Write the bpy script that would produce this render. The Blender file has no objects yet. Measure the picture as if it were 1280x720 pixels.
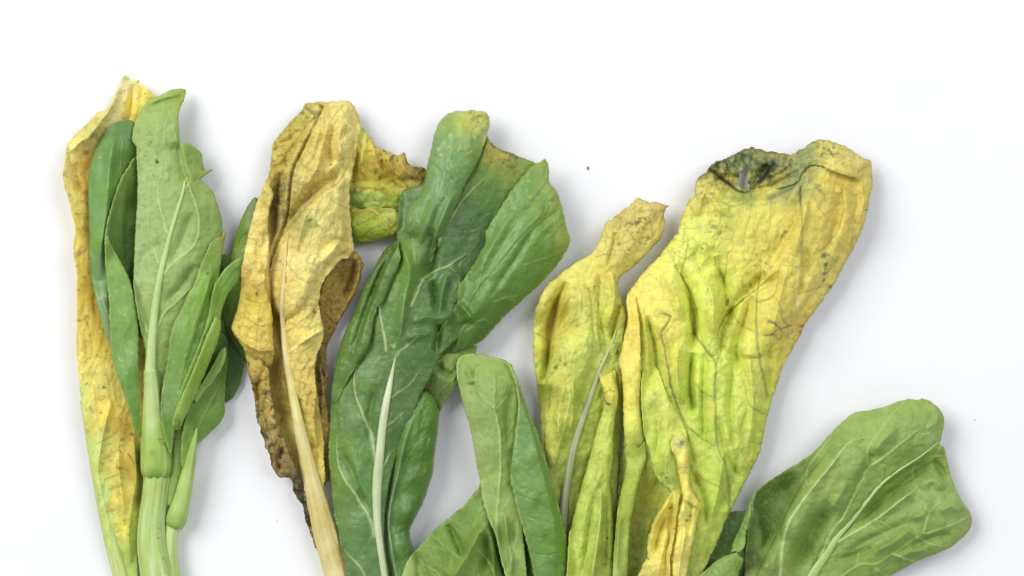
import bpy, math, random
import numpy as np
from mathutils import Vector
from mathutils.kdtree import KDTree
from mathutils.geometry import delaunay_2d_cdt

# ------------------------------------------------------------------ scene, camera, light
SC = bpy.context.scene
S = 0.0004            # metres per photograph pixel at table height
LENS = 85.0
CAMH = 1280 * S * LENS / 36.0      # camera height above the table
HP = CAMH / S                      # the same in pixels
cam_d = bpy.data.cameras.new('camera'); cam = bpy.data.objects.new('camera', cam_d)
SC.collection.objects.link(cam); SC.camera = cam
cam_d.lens = LENS; cam_d.sensor_width = 36.0; cam_d.clip_start = 0.05; cam_d.clip_end = 50
cam.location = (0, 0, CAMH); cam.rotation_euler = (0, 0, 0)

world = bpy.data.worlds.new('World'); SC.world = world; world.use_nodes = True
bg = world.node_tree.nodes['Background']
bg.inputs[0].default_value = (0.87, 0.91, 1.0, 1); bg.inputs[1].default_value = 0.37

def area(name, loc, target, size, power, col=(1, 1, 1), size_y=None):
    d = bpy.data.lights.new(name, 'AREA'); o = bpy.data.objects.new(name, d)
    SC.collection.objects.link(o)
    d.energy = power; d.color = col; d.size = size
    if size_y: d.shape = 'RECTANGLE'; d.size_y = size_y
    o.location = loc
    o.rotation_euler = (Vector(target) - Vector(loc)).to_track_quat('-Z', 'Y').to_euler()
    return o
area('softbox_key', (-2.0, 1.30, 2.30), (0, 0.0, 0), 2.0, 91.0, (1.0, 0.985, 0.965))
area('softbox_fill', (1.6, 1.0, 2.4), (0.05, 0, 0), 1.8, 38.0, (0.97, 0.985, 1.0))
SC.view_settings.view_transform = 'Standard'; SC.view_settings.look = 'None'
SC.view_settings.gamma = 1.0; SC.view_settings.exposure = 0.0
SC.view_settings.use_curve_mapping = False
SC.cycles.max_bounces = 8; SC.cycles.transparent_max_bounces = 8

# ------------------------------------------------------------------ maths helpers
def lin(c):
    c = np.asarray(c, float) / 255.0
    return np.where(c <= 0.04045, c / 12.92, ((c + 0.055) / 1.055) ** 2.4)

def smooth(pts, step=2.0, closed=False):
    """Centripetal-like Catmull-Rom through the points, resampled evenly."""
    P = np.asarray(pts, float)
    n = len(P)
    if closed: Q = np.vstack([P[-1], P, P[0], P[1]])
    else: Q = np.vstack([2 * P[0] - P[1], P, 2 * P[-1] - P[-2]])
    out = []
    for i in range(1, len(Q) - 2):
        p0, p1, p2, p3 = Q[i - 1], Q[i], Q[i + 1], Q[i + 2]
        L = np.linalg.norm((p2 - p1)[:2]); k = max(2, int(L / step * 2))
        t = np.linspace(0, 1, k, endpoint=False)[:, None]
        d1 = np.linalg.norm((p1 - p0)[:2]) + 1e-6; d3 = np.linalg.norm((p3 - p2)[:2]) + 1e-6
        m1 = 0.5 * ((p2 - p1) + (p1 - p0) * min(1, L / d1)); m2 = 0.5 * ((p3 - p2) * min(1, L / d3) + (p2 - p1))
        out.append((2*t**3-3*t**2+1)*p1 + (t**3-2*t**2+t)*m1 + (-2*t**3+3*t**2)*p2 + (t**3-t**2)*m2)
    out = np.vstack(out)
    if not closed: out = np.vstack([out, P[-1]])
    R = np.vstack([out, out[0]]) if closed else out
    s = np.concatenate([[0], np.cumsum(np.linalg.norm(np.diff(R[:, :2], axis=0), axis=1))])
    m = max(3, int(s[-1] / step))
    u = np.linspace(0, s[-1], m + (0 if closed else 1), endpoint=not closed)
    return np.stack([np.interp(u, s, R[:, j]) for j in range(R.shape[1])], 1)

def _h2(ix, iy, seed):
    n = (ix.astype(np.int64) * 374761393 + iy.astype(np.int64) * 668265263 + seed * 1442695041) & 0x7fffffff
    n = ((n ^ (n >> 13)) * 1274126177) & 0x7fffffff
    n = ((n ^ (n >> 16)) * 1911520717) & 0x7fffffff
    return ((n ^ (n >> 15)) & 0xffffff) / float(0x1000000)

def noise(x, y, seed=0):
    ix = np.floor(x); iy = np.floor(y); fx = x - ix; fy = y - iy
    u = fx * fx * fx * (fx * (fx * 6 - 15) + 10); v = fy * fy * fy * (fy * (fy * 6 - 15) + 10)
    def g(ax, ay):
        a = _h2(ix + ax, iy + ay, seed) * 2 * math.pi
        return np.cos(a) * (fx - ax) + np.sin(a) * (fy - ay)
    return 1.5 * ((g(0, 0) * (1 - u) + g(1, 0) * u) * (1 - v) + (g(0, 1) * (1 - u) + g(1, 1) * u) * v)

def fbm(x, y, seed=0, octs=4, gain=0.5):
    a = 1.0; t = 0; r = np.zeros_like(x)
    for k in range(octs):
        r += a * noise(x, y, seed + 17 * k); t += a; a *= gain; x = x * 2.03 + 3.1; y = y * 2.03 + 7.7
    return r / t

def voro(x, y, seed=0):
    ix = np.floor(x); iy = np.floor(y)
    f1 = np.full_like(x, 9.0); f2 = np.full_like(x, 9.0)
    for ax in (-1, 0, 1):
        for ay in (-1, 0, 1):
            px = ix + ax + 0.15 + 0.7 * _h2(ix + ax, iy + ay, seed); py = iy + ay + 0.15 + 0.7 * _h2(ix + ax, iy + ay, seed + 5)
            d = np.hypot(x - px, y - py)
            f2 = np.minimum(f2, np.maximum(f1, d)); f1 = np.minimum(f1, d)
    return f2 - f1

def seg_dist(X, Y, pl, reach=None):
    if reach is not None:
        lo = pl[:, :2].min(0) - reach; hi = pl[:, :2].max(0) + reach
        m = (X > lo[0]) & (X < hi[0]) & (Y > lo[1]) & (Y < hi[1])
        b = np.full(len(X), 1e4); t = np.full(len(X), .5); s_ = np.ones(len(X))
        if m.any(): b[m], t[m], s_[m] = _seg_dist(X[m], Y[m], pl)
        return b, t, s_
    return _seg_dist(X, Y, pl)
def _seg_dist(X, Y, pl):
    """distance, arclength fraction and side (+ = right of travel, y down) to a polyline"""
    n = len(X); best = np.full(n, 1e9); tt = np.zeros(n); side = np.zeros(n)
    d = np.diff(pl[:, :2], axis=0); L = np.linalg.norm(d, axis=1); cum = np.concatenate([[0], np.cumsum(L)])
    for i in range(len(d)):
        if L[i] < 1e-9: continue
        ax, ay = pl[i, 0], pl[i, 1]
        rx = X - ax; ry = Y - ay
        t = np.clip((rx * d[i, 0] + ry * d[i, 1]) / (L[i] * L[i]), 0, 1)
        q = np.hypot(rx - t * d[i, 0], ry - t * d[i, 1])
        m = q < best
        best[m] = q[m]; tt[m] = (cum[i] + t[m] * L[i]) / cum[-1]
        side[m] = np.sign(d[i, 0] * ry - d[i, 1] * rx)[m]
    return best, tt, side

def inside(X, Y, poly):
    r = np.zeros(len(X), bool); n = len(poly); j = n - 1
    for i in range(n):
        xi, yi = poly[i, 0], poly[i, 1]; xj, yj = poly[j, 0], poly[j, 1]
        if yi != yj:
            r ^= ((yi > Y) != (yj > Y)) & (X < (xj - xi) * (Y - yi) / (yj - yi) + xi)
        j = i
    return r

def tps(ctrl):
    C = np.asarray(ctrl, float); n = len(C)
    if n == 1: return lambda x, y: np.full_like(x, C[0, 2])
    sc = 100.0; x = C[:, 0] / sc; y = C[:, 1] / sc
    def U(r2): return 0.5 * r2 * np.log(r2 + 1e-9)
    K = U((x[:, None] - x) ** 2 + (y[:, None] - y) ** 2) + np.eye(n) * 0.004
    P = np.stack([np.ones(n), x, y], 1)
    A = np.block([[K, P], [P.T, np.zeros((3, 3))]]) + np.eye(n + 3) * 1e-9
    w = np.linalg.solve(A, np.concatenate([C[:, 2], np.zeros(3)]))
    def f(X, Y):
        X = X / sc; Y = Y / sc; r = w[n] + w[n + 1] * X + w[n + 2] * Y
        for i in range(n): r = r + w[i] * U((X - x[i]) ** 2 + (Y - y[i]) ** 2)
        return r
    return f

# ------------------------------------------------------------------ height raster (what lies below)
RX0, RY0, RW, RH = 40, 60, 1220, 800
RAST = np.zeros((RH, RW))
def gblur(a, s):
    k = np.exp(-0.5 * (np.arange(-int(3 * s), int(3 * s) + 1) / s) ** 2); k /= k.sum(); r = len(k) // 2
    for ax in (0, 1):
        p = np.pad(a, [(r, r) if i == ax else (0, 0) for i in (0, 1)], mode='edge')
        a = sum(k[i] * (p[i:i + a.shape[0], :] if ax == 0 else p[:, i:i + a.shape[1]]) for i in range(len(k)))
    return a
def dil(a, n):
    for _ in range(n):
        p = np.pad(a, 1, mode='edge')
        a = np.maximum.reduce([p[1:-1, 1:-1], p[:-2, 1:-1], p[2:, 1:-1], p[1:-1, :-2], p[1:-1, 2:]])
    return a
def rsample(a, X, Y):
    x = np.clip(X - RX0, 0, RW - 1.01); y = np.clip(Y - RY0, 0, RH - 1.01)
    i = x.astype(int); j = y.astype(int); u = x - i; v = y - j
    return (a[j, i] * (1 - u) + a[j, i + 1] * u) * (1 - v) + (a[j + 1, i] * (1 - u) + a[j + 1, i + 1] * u) * v
def rput(X, Y, Z):
    a = np.zeros_like(RAST)
    np.maximum.at(a, (np.clip(Y - RY0, 0, RH - 1).astype(int), np.clip(X - RX0, 0, RW - 1).astype(int)), Z)
    return dil(a, 2)

# ------------------------------------------------------------------ objects
COL = SC.collection
def tag(o, label, cat, group=None):
    o['label'] = label; o['category'] = cat
    if group: o['group'] = group
    return o
def thing(name, label, cat, x, y, group=None):
    o = bpy.data.objects.new(name, None); COL.objects.link(o)
    o.empty_display_size = 0.02
    o.location = ((x - 640) * S, (360 - y) * S, 0)
    return tag(o, label, cat, group)
def origin(p):
    v = Vector((0, 0, 0))
    while p is not None: v = v + p.location; p = p.parent
    return v
def to_world(X, Y, Z):
    k = S * (1 - Z / HP)
    return np.stack([(X - 640) * k, (360 - Y) * k, Z * S], 1)
def make(name, verts, faces, colour, mat, parent, thick=0.55, gloss=None):
    me = bpy.data.meshes.new(name)
    o0 = np.array(origin(parent)) if parent else np.zeros(3)
    me.from_pydata((verts - o0).tolist(), [], faces)
    a = me.color_attributes.new('pigment_and_shade', 'FLOAT_COLOR', 'POINT')
    c4 = np.ones((len(verts), 4), np.float32); c4[:, :3] = np.clip(colour, 0, 1)
    a.data.foreach_set('color', c4.ravel())
    me.shade_smooth(); me.materials.append(mat)
    o = bpy.data.objects.new(name, me); COL.objects.link(o)
    if parent: o.parent = parent
    if thick:
        m = o.modifiers.new('thickness', 'SOLIDIFY'); m.thickness = thick * S; m.offset = -1
    return o

# ------------------------------------------------------------------ materials
def leaf_mat(name, rough=0.5, spec=0.4, trans=0.15, bump=0.25, grain=0.12, scale=900.0, sheen=0.0, warm=(1.0, 1.0, 0.6)):
    m = bpy.data.materials.new(name); m.use_nodes = True
    nt = m.node_tree; N = nt.nodes; Lk = nt.links
    p = N['Principled BSDF']; out = N['Material Output']
    at = N.new('ShaderNodeAttribute'); at.attribute_name = 'pigment_and_shade'
    tc = N.new('ShaderNodeTexCoord')
    n1 = N.new('ShaderNodeTexNoise'); n1.inputs['Scale'].default_value = scale; n1.inputs['Detail'].default_value = 5
    n2 = N.new('ShaderNodeTexNoise'); n2.inputs['Scale'].default_value = scale * 0.22; n2.inputs['Detail'].default_value = 4
    vo = N.new('ShaderNodeTexVoronoi'); vo.feature = 'DISTANCE_TO_EDGE'; vo.inputs['Scale'].default_value = scale * 0.55
    for n in (n1, n2, vo): Lk.new(tc.outputs['Object'], n.inputs['Vector'])
    ad = N.new('ShaderNodeMath'); ad.operation = 'ADD'
    Lk.new(n1.outputs['Fac'], ad.inputs[0]); Lk.new(n2.outputs['Fac'], ad.inputs[1])
    mr = N.new('ShaderNodeMapRange'); mr.inputs['From Min'].default_value = 0.6; mr.inputs['From Max'].default_value = 1.4
    mr.inputs['To Min'].default_value = 1 - grain; mr.inputs['To Max'].default_value = 1 + grain
    Lk.new(ad.outputs[0], mr.inputs['Value'])
    mx = N.new('ShaderNodeVectorMath'); mx.operation = 'SCALE'
    Lk.new(at.outputs['Color'], mx.inputs[0]); Lk.new(mr.outputs[0], mx.inputs['Scale'])
    Lk.new(mx.outputs[0], p.inputs['Base Color'])
    p.inputs['Roughness'].default_value = rough; p.inputs['Specular IOR Level'].default_value = spec
    rr = N.new('ShaderNodeMapRange'); rr.inputs['To Min'].default_value = rough - 0.1; rr.inputs['To Max'].default_value = rough + 0.15
    Lk.new(n2.outputs['Fac'], rr.inputs['Value']); Lk.new(rr.outputs[0], p.inputs['Roughness'])
    mn = N.new('ShaderNodeMath'); mn.operation = 'MINIMUM'; mn.inputs[1].default_value = 0.12
    Lk.new(vo.outputs['Distance'], mn.inputs[0])
    m2 = N.new('ShaderNodeMath'); m2.operation = 'MULTIPLY_ADD'; m2.inputs[1].default_value = 2.5
    Lk.new(mn.outputs[0], m2.inputs[0]); Lk.new(n1.outputs['Fac'], m2.inputs[2])
    bp = N.new('ShaderNodeBump'); bp.inputs['Strength'].default_value = bump; bp.inputs['Distance'].default_value = 0.0004
    Lk.new(m2.outputs[0], bp.inputs['Height']); Lk.new(bp.outputs[0], p.inputs['Normal'])
    if sheen: p.inputs['Sheen Weight'].default_value = sheen
    if trans:
        tr = N.new('ShaderNodeBsdfTranslucent'); ms = N.new('ShaderNodeMixShader'); ms.inputs[0].default_value = trans
        tm = N.new('ShaderNodeVectorMath'); tm.operation = 'MULTIPLY'; tm.inputs[1].default_value = warm
        Lk.new(mx.outputs[0], tm.inputs[0]); Lk.new(tm.outputs[0], tr.inputs['Color'])
        Lk.new(p.outputs[0], ms.inputs[1]); Lk.new(tr.outputs[0], ms.inputs[2]); Lk.new(ms.outputs[0], out.inputs['Surface'])
    return m
M_GREEN = leaf_mat('fresh leaf', 0.42, 0.45, 0.12, 0.2, 0.13)
M_WAXY = leaf_mat('waxy dark leaf', 0.40, 0.5, 0.08, 0.18, 0.13)
M_PALE = leaf_mat('leaf underside', 0.55, 0.35, 0.14, 0.25, 0.10)
M_YEL = leaf_mat('yellowed leaf', 0.5, 0.35, 0.22, 0.16, 0.13, warm=(1, .97, .7))
M_DRY = leaf_mat('dried leaf', 0.6, 0.25, 0.16, 0.28, 0.18, warm=(1, .95, .7))
M_STEM = leaf_mat('stem', 0.42, 0.45, 0.0, 0.15, 0.09, scale=600)

# ------------------------------------------------------------------ leaf sheet
def patch(name, parent, mat, outline, H, C, sp=1.35, roll=None, ridges=(), steps=(), veins=(), wr=(), net=None,
          mott=(), spots=(), rim=None, en=(0.7, 0.12), seed=1, gap=3.0, drape=True, hole=None, ruff=None, thick=0.55, sink=(), cpow=3.0, add=0.0, tuck=(), bulge=0.0):
    global RAST
    oc = smooth(outline, sp, True)
    t = np.roll(oc, -1, 0) - np.roll(oc, 1, 0); t /= np.linalg.norm(t, axis=1)[:, None] + 1e-9
    k = np.arange(len(oc)) * sp
    off = en[0] * fbm(oc[:, 0] * en[1], oc[:, 1] * en[1], seed + 3, 3) + 0.28 * en[0] * noise(oc[:, 0] * .31, oc[:, 1] * .31, seed + 4)
    oc = oc + np.stack([t[:, 1], -t[:, 0]], 1) * off[:, None] * (1.2 if mat.name in ('yellowed leaf', 'dried leaf') else 1.4)
    lo = oc.min(0); hi = oc.max(0)
    gx, gy = np.meshgrid(np.arange(lo[0], hi[0], sp), np.arange(lo[1], hi[1], sp * 0.9))
    gx = gx + (np.arange(gx.shape[0]) % 2)[:, None] * sp * 0.5
    X = gx.ravel(); Y = gy.ravel()
    rng = np.random.default_rng(seed); X = X + rng.uniform(-.12, .12, len(X)) * sp; Y = Y + rng.uniform(-.12, .12, len(Y)) * sp
    m = inside(X, Y, oc); X = X[m]; Y = Y[m]
    # keep interior points off the boundary
    def bd(X, Y, q):
        kd = KDTree(len(q))
        for n_, p_ in enumerate(q): kd.insert((p_[0], p_[1], 0), n_)
        kd.balance()
        return np.array([kd.find((a, b, 0))[2] for a, b in zip(X.tolist(), Y.tolist())])
    dist = bd(X, Y, oc)
    m = dist > sp * 0.55; X = X[m]; Y = Y[m]
    hp = None
    if hole is not None:
        hp = smooth(hole, sp, True)
        m = ~inside(X, Y, hp) & (bd(X, Y, hp) > sp * 0.55); X = X[m]; Y = Y[m]
    pts = [Vector(p) for p in oc] + ([Vector(p) for p in hp] if hp is not None else []) + [Vector((a, b)) for a, b in zip(X, Y)]
    edges = [(i, (i + 1) % len(oc)) for i in range(len(oc))]
    if hp is not None: edges += [(len(oc) + i, len(oc) + (i + 1) % len(hp)) for i in range(len(hp))]
    vv, ee, ff, _, _, _ = delaunay_2d_cdt(pts, edges, [], 1, 1e-4)
    V = np.array([(v.x, v.y) for v in vv]); F = np.array([f[:3] for f in ff])
    X = V[:, 0].copy(); Y = V[:, 1].copy()
    cx = X[F].mean(1); cy = Y[F].mean(1)
    keep = inside(cx, cy, oc)
    if hp is not None: keep &= ~inside(cx, cy, hp)
    F = F[keep]
    ar = (X[F[:, 1]] - X[F[:, 0]]) * (Y[F[:, 2]] - Y[F[:, 0]]) - (X[F[:, 2]] - X[F[:, 0]]) * (Y[F[:, 1]] - Y[F[:, 0]])
    F[ar > 0] = F[ar > 0][:, ::-1]          # y is down in pixels
    D = bd(X, Y, oc)
    # ---- height
    sharp, rs = {'yellowed leaf': (.6, 2.1), 'dried leaf': (.65, 2.1), 'leaf underside': (.35, 1.8)}.get(mat.name, (.35, 1.9))
    Z = HS * tps(H)(X, Y)
    if roll:
        rk = 0.8 if name in ('rolled_margin', 'curled_margin', 'inner_margin', 'strand', 'yellow_fold') else (0.45 if 'fold' in name or name == 'tip' else 0.18)
        for r in (roll if isinstance(roll[0], (tuple, list)) else [roll]):
            a, w = r[0] * rk, r[1] * 0.8
            if len(r) > 2:
                dd, tt, sd = seg_dist(X, Y, smooth(r[2], 3.0)); dd = np.where(tt > 0, dd, dd)
            else: dd = D
            tt_ = np.clip(dd / w, 0, 1); Z -= a * (1 - np.sqrt(np.clip(1 - (1 - tt_) ** 2, 0, 1)))
    for r in ridges:
        p, a, w = r[0], r[1], r[2]
        dd, tt, sd = seg_dist(X, Y, smooth(p, 4.0), 4 * w)
        e = np.clip(np.minimum(tt, 1 - tt) * 5, 0, 1) ** 0.7 if len(r) < 4 else 1.0
        Z += rs * a * e * (np.exp(-(dd / (w * 0.85)) ** 2) * (1 - sharp) + sharp * np.exp(-dd / (w * 0.75)))
    for r in steps:
        p, a, w, L = r
        dd, tt, sd = seg_dist(X, Y, smooth(p, 4.0), 5 * L); s = dd * sd
        e = np.clip(np.minimum(tt, 1 - tt) * 6, 0, 1)
        Z += 1.25 * a * e * np.where(s > 0, np.exp(-np.abs(s) / L), -0.35 * np.exp(-np.abs(s) / (L * .6))) * (1 - np.exp(-(s / w) ** 2))
    for r in wr:     # (amp, wavelength along, wavelength across, angle of 'along' in degrees from +x, seed[, ridged])
        a, la, lc, ang, sd = r[:5]; c, s = math.cos(math.radians(ang)), math.sin(math.radians(ang))
        wx = X + 6 * noise(X / 30, Y / 30, sd + 91); wy = Y + 6 * noise(X / 30, Y / 30, sd + 92)
        q = fbm((wx * c + wy * s) / la, (-wx * s + wy * c) / lc, sd, 3)
        if len(r) > 5: q = (0.6 if mat.name == 'dried leaf' else 0.3) * (0.6 - 1.6 * np.abs(q))
        elif la < 14: q = q * 0.25
        Z += a * q
    if ruff:
        a, w, wl = ruff; Z += a * noise(X / wl, Y / wl, seed + 44) * np.exp(-D / w)
    # ---- colour
    cc = np.array([c[:2] for c in C], float); cl = np.array([lin(c[2]) for c in C])
    wx = X + 9 * fbm(X / 26, Y / 26, seed + 61, 3); wy = Y + 9 * fbm(X / 26, Y / 26, seed + 62, 3)
    W = 1.0 / (((wx[:, None] - cc[:, 0]) ** 2 + (wy[:, None] - cc[:, 1]) ** 2 + 60.0) ** (cpow / 2)); W /= W.sum(1)[:, None]
    gain = {'yellowed leaf': 1.39, 'dried leaf': 1.46, 'waxy dark leaf': 1.0, 'leaf underside': 1.12}.get(mat.name, 1.02)
    col = W @ cl
    def mixc(f, c):
        nonlocal col
        f = np.clip(f, 0, 1)[:, None]; col = col * (1 - f) + lin(c) * f
    col = col * (1 + 0.10 * fbm(X / 18, Y / 18, seed + 70, 4))[:, None]
    if net:
        size, rel, nc, na = net[:4]; rel = rel * (0.5 if mat.name == 'leaf underside' else 0.3); na = na * (1.25 if mat.name in ('yellowed leaf', 'dried leaf') else 0.55)
        qx = X + 4 * noise(X / 14, Y / 14, seed + 7); qy = Y + 4 * noise(X / 14, Y / 14, seed + 8)
        e = voro(qx / size, qy / size, seed); ln = np.exp(-(e / (1.3 / size * 1.1)) ** 2)
        e2 = voro(qx / size * 2.6, qy / size * 2.6, seed + 2); ln2 = np.exp(-(e2 / 0.16) ** 2)
        Z += rel * (np.minimum(e * 1.6, 1) - 0.5) + rel * 0.35 * (np.minimum(e2 * 1.5, 1) - .5)
        br = np.clip(0.55 + 0.9 * fbm(X / 40, Y / 40, seed + 9, 2), 0.1, 1)
        mixc(ln * na * br, nc); mixc(ln2 * na * 0.4 * br, nc)
    for q in mott:   # (wavelength, threshold, softness, colour, amount, seed[, centre x, y, radius])
        f = fbm(X / q[0], Y / q[0], q[5], 4)
        f = np.clip((f - q[1]) / q[2], 0, 1) * q[4]
        if len(q) > 6: f = f * np.exp(-((X - q[6]) ** 2 + (Y - q[7]) ** 2) / q[8] ** 2)
        mixc(f, q[3])
    for v in veins:
        p = smooth(v['p'], 2.5); w = v.get('w', 2.0); tp = v.get('t', 0.35)
        jx = X + 0.8 * noise(X / 7, Y / 7, seed + 21); jy = Y + 0.8 * noise(X / 7, Y / 7, seed + 22)
        dd, tt, sd = seg_dist(jx, jy, p, 5 * w + 5)
        ww = w * (1 - (1 - tp) * tt) if not v.get('both') else w * (tp + (1 - tp) * np.sin(np.pi * tt))
        g = np.exp(-(dd / (np.maximum(ww, 1.3) * 0.62)) ** 2.0)
        Z += v.get('r', 1.0) * g - v.get('g', 0.0) * np.exp(-(dd / (ww * 2.6)) ** 2)
        g = g * np.clip((1 - tt) * 5, 0, 1) ** 0.7 * np.clip(tt * 25 + .3, 0, 1)
        vk = 0.84 if (mat.name in ('yellowed leaf', 'dried leaf') and v.get('r', 1) < 0) else 1.0
        if 'c' in v: mixc(g * min(1, v.get('a', 0.8) * 1.3), tuple(q_ * vk for q_ in v['c']))
        if v.get('puff'): Z += v['puff'] * (1 - np.exp(-(dd / v.get('pw', 14)) ** 2))
    for s in spots:   # (x, y, r, colour, strength)
        d = np.hypot(X - s[0], (Y - s[1])) * (1 + 0.7 * noise(X / 3.2, Y / 3.2, int(s[0]) + int(s[1])))
        f = np.clip((s[2] - d) / (s[2] * 0.55), 0, 1) * s[4]; mixc(f, s[3])
    if rim:
        rc, rw, ra = rim
        mixc(np.exp(-(D / rw) ** 2) * ra * np.clip(0.7 + 0.8 * noise(X / 6, Y / 6, seed + 33), 0, 1), rc)
    # ---- resting on what is below
    Z = np.where(Z > 4, Z, 1.2 + 2.8 * np.exp(np.minimum((Z - 4) / 2.8, 0)))
    if drape:
        B = gblur(dil(RAST, 4), 3.0)
        b = rsample(B, X, Y); b = np.where(b > 0.5, b + gap, 0)
        Z = 0.5 * (Z + b + np.sqrt((Z - b) ** 2 + 6.0))
    Z = Z + add + bulge * (1 - np.exp(-D / 10.0))
    for q in tuck: Z = Z - q[2] * np.exp(-(seg_dist(X, Y, smooth(q[0], 4.0))[0] / q[1]) ** 2)
    for q in sink: Z = Z - q[3] * np.exp(-((X - q[0]) ** 2 + (Y - q[1]) ** 2) / q[2] ** 2)
    Z = np.maximum(Z, 0.8)
    lum = (col @ np.array([.3, .6, .1]))[:, None]
    k_, tint = {'yellowed leaf': (.06, (.99, 1.055, 1.02)), 'dried leaf': (.05, (.98, 1.085, 1.02)), 'leaf underside': (.04, (1.03, 1.02, .9)), 'waxy dark leaf': (.02, (1.04, 1.05, .88))}.get(mat.name, (0.0, (1.03, 1.04, .86)))
    col = (col * (1 - k_) + lum * k_) * np.array(tint) * gain
    r = rput(X, Y, Z); RAST = np.maximum(RAST, r)
    o = make(name, to_world(X, Y, Z), F.tolist(), col, mat, parent, thick)
    SURF[o.name] = r
    return o
SURF = {}
HS = 0.78

# ------------------------------------------------------------------ stems and midribs
def tube(name, parent, mat, path, C, on=None, flat=0.8, sink=0.3, rib=(), nseg=20, step=2.5, seed=1, drape=False, gap=1.0, lump=0.0, streak=None, spots=()):
    """path: (x, y, radius[, height of the centre])"""
    global RAST
    P = smooth(path, step); n = len(P)
    if on is not None:
        zz = rsample(gblur(SURF[on.name], 1.5), P[:, 0], P[:, 1])
        k = np.ones(9) / 9; zp = np.pad(zz, 4, mode='edge'); zz = np.convolve(zp, k, 'valid')
        hc = zz + P[:, 2] * flat * (1 - 2 * sink)
        if P.shape[1] > 3: f = np.clip(P[:, 4], 0, 1); hc = hc * (1 - f) + np.maximum(HS * P[:, 3], P[:, 2] * flat * 0.95) * f
    else: hc = np.maximum(HS * P[:, 3], P[:, 2] * flat * 0.95)
    if drape:
        B = gblur(dil(RAST, 3), 3.0); b = rsample(B, P[:, 0], P[:, 1]) + P[:, 2] * flat + gap
        hc = np.maximum(hc, b); hc = np.convolve(np.pad(hc, 6, mode='edge'), np.ones(13) / 13, 'valid')
    t = np.gradient(P[:, :2], axis=0); t /= np.linalg.norm(t, axis=1)[:, None] + 1e-9
    nx, ny = -t[:, 1], t[:, 0]
    th = np.linspace(0, 2 * np.pi, nseg, endpoint=False)
    cs, sn = np.cos(th), np.sin(th)
    r = P[:, 2][:, None] * (1 + 0 * th)
    for (k, a, ph) in rib: r = r * (1 + a * np.cos(k * th + ph))
    if lump:
        u = np.arange(n)[:, None] * step / 14
        r = r * (1 + lump * fbm(u + 0 * th, 2 * cs[None, :] + sn[None, :] + 0 * u, seed, 3))
    X = P[:, 0][:, None] + nx[:, None] * r * cs; Y = P[:, 1][:, None] + ny[:, None] * r * cs
    Z = hc[:, None] + r * flat * sn
    X = X.ravel(); Y = Y.ravel(); Z = np.maximum(Z.ravel(), 0.6)
    F = []
    for i in range(n - 1):
        for j in range(nseg):
            a, b = i * nseg + j, i * nseg + (j + 1) % nseg
            F.append((a, b, b + nseg, a + nseg))
    F.append(tuple(range(nseg))[::-1]); F.append(tuple((n - 1) * nseg + j for j in range(nseg)))
    cc = np.array([c[:2] for c in C], float); cl = np.array([lin(c[2]) for c in C])
    W = 1.0 / (((X[:, None] - cc[:, 0]) ** 2 + (Y[:, None] - cc[:, 1]) ** 2 + 30.0) ** 1.5); W /= W.sum(1)[:, None]
    col = W @ cl
    ang = np.tile(th, n); uu = np.repeat(np.arange(n) * step, nseg)
    col = col * (1 + 0.08 * fbm(uu / 20, ang * 1.5, seed + 5, 4))[:, None]
    if streak:
        f = np.clip((noise(ang * streak[0], uu / 90 + 3, seed + 9) - 0.05) * 2.5, 0, 1)[:, None] * streak[2]
        col = col * (1 - f) + lin(streak[1]) * f
    for s in spots:
        d = np.hypot(X - s[0], Y - s[1]); f = (np.clip((s[2] - d) / (s[2] * 0.5), 0, 1) * s[4])[:, None]; col = col * (1 - f) + lin(s[3]) * f
    rs = rput(X, Y, Z); RAST = np.maximum(RAST, rs)
    # outward faces
    o = make(name, to_world(X, Y, Z), F, col, mat, parent, 0)
    import bmesh
    bm = bmesh.new(); bm.from_mesh(o.data); bmesh.ops.recalc_face_normals(bm, faces=bm.faces); bm.to_mesh(o.data); bm.free()
    SURF[o.name] = rs
    return o

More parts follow.
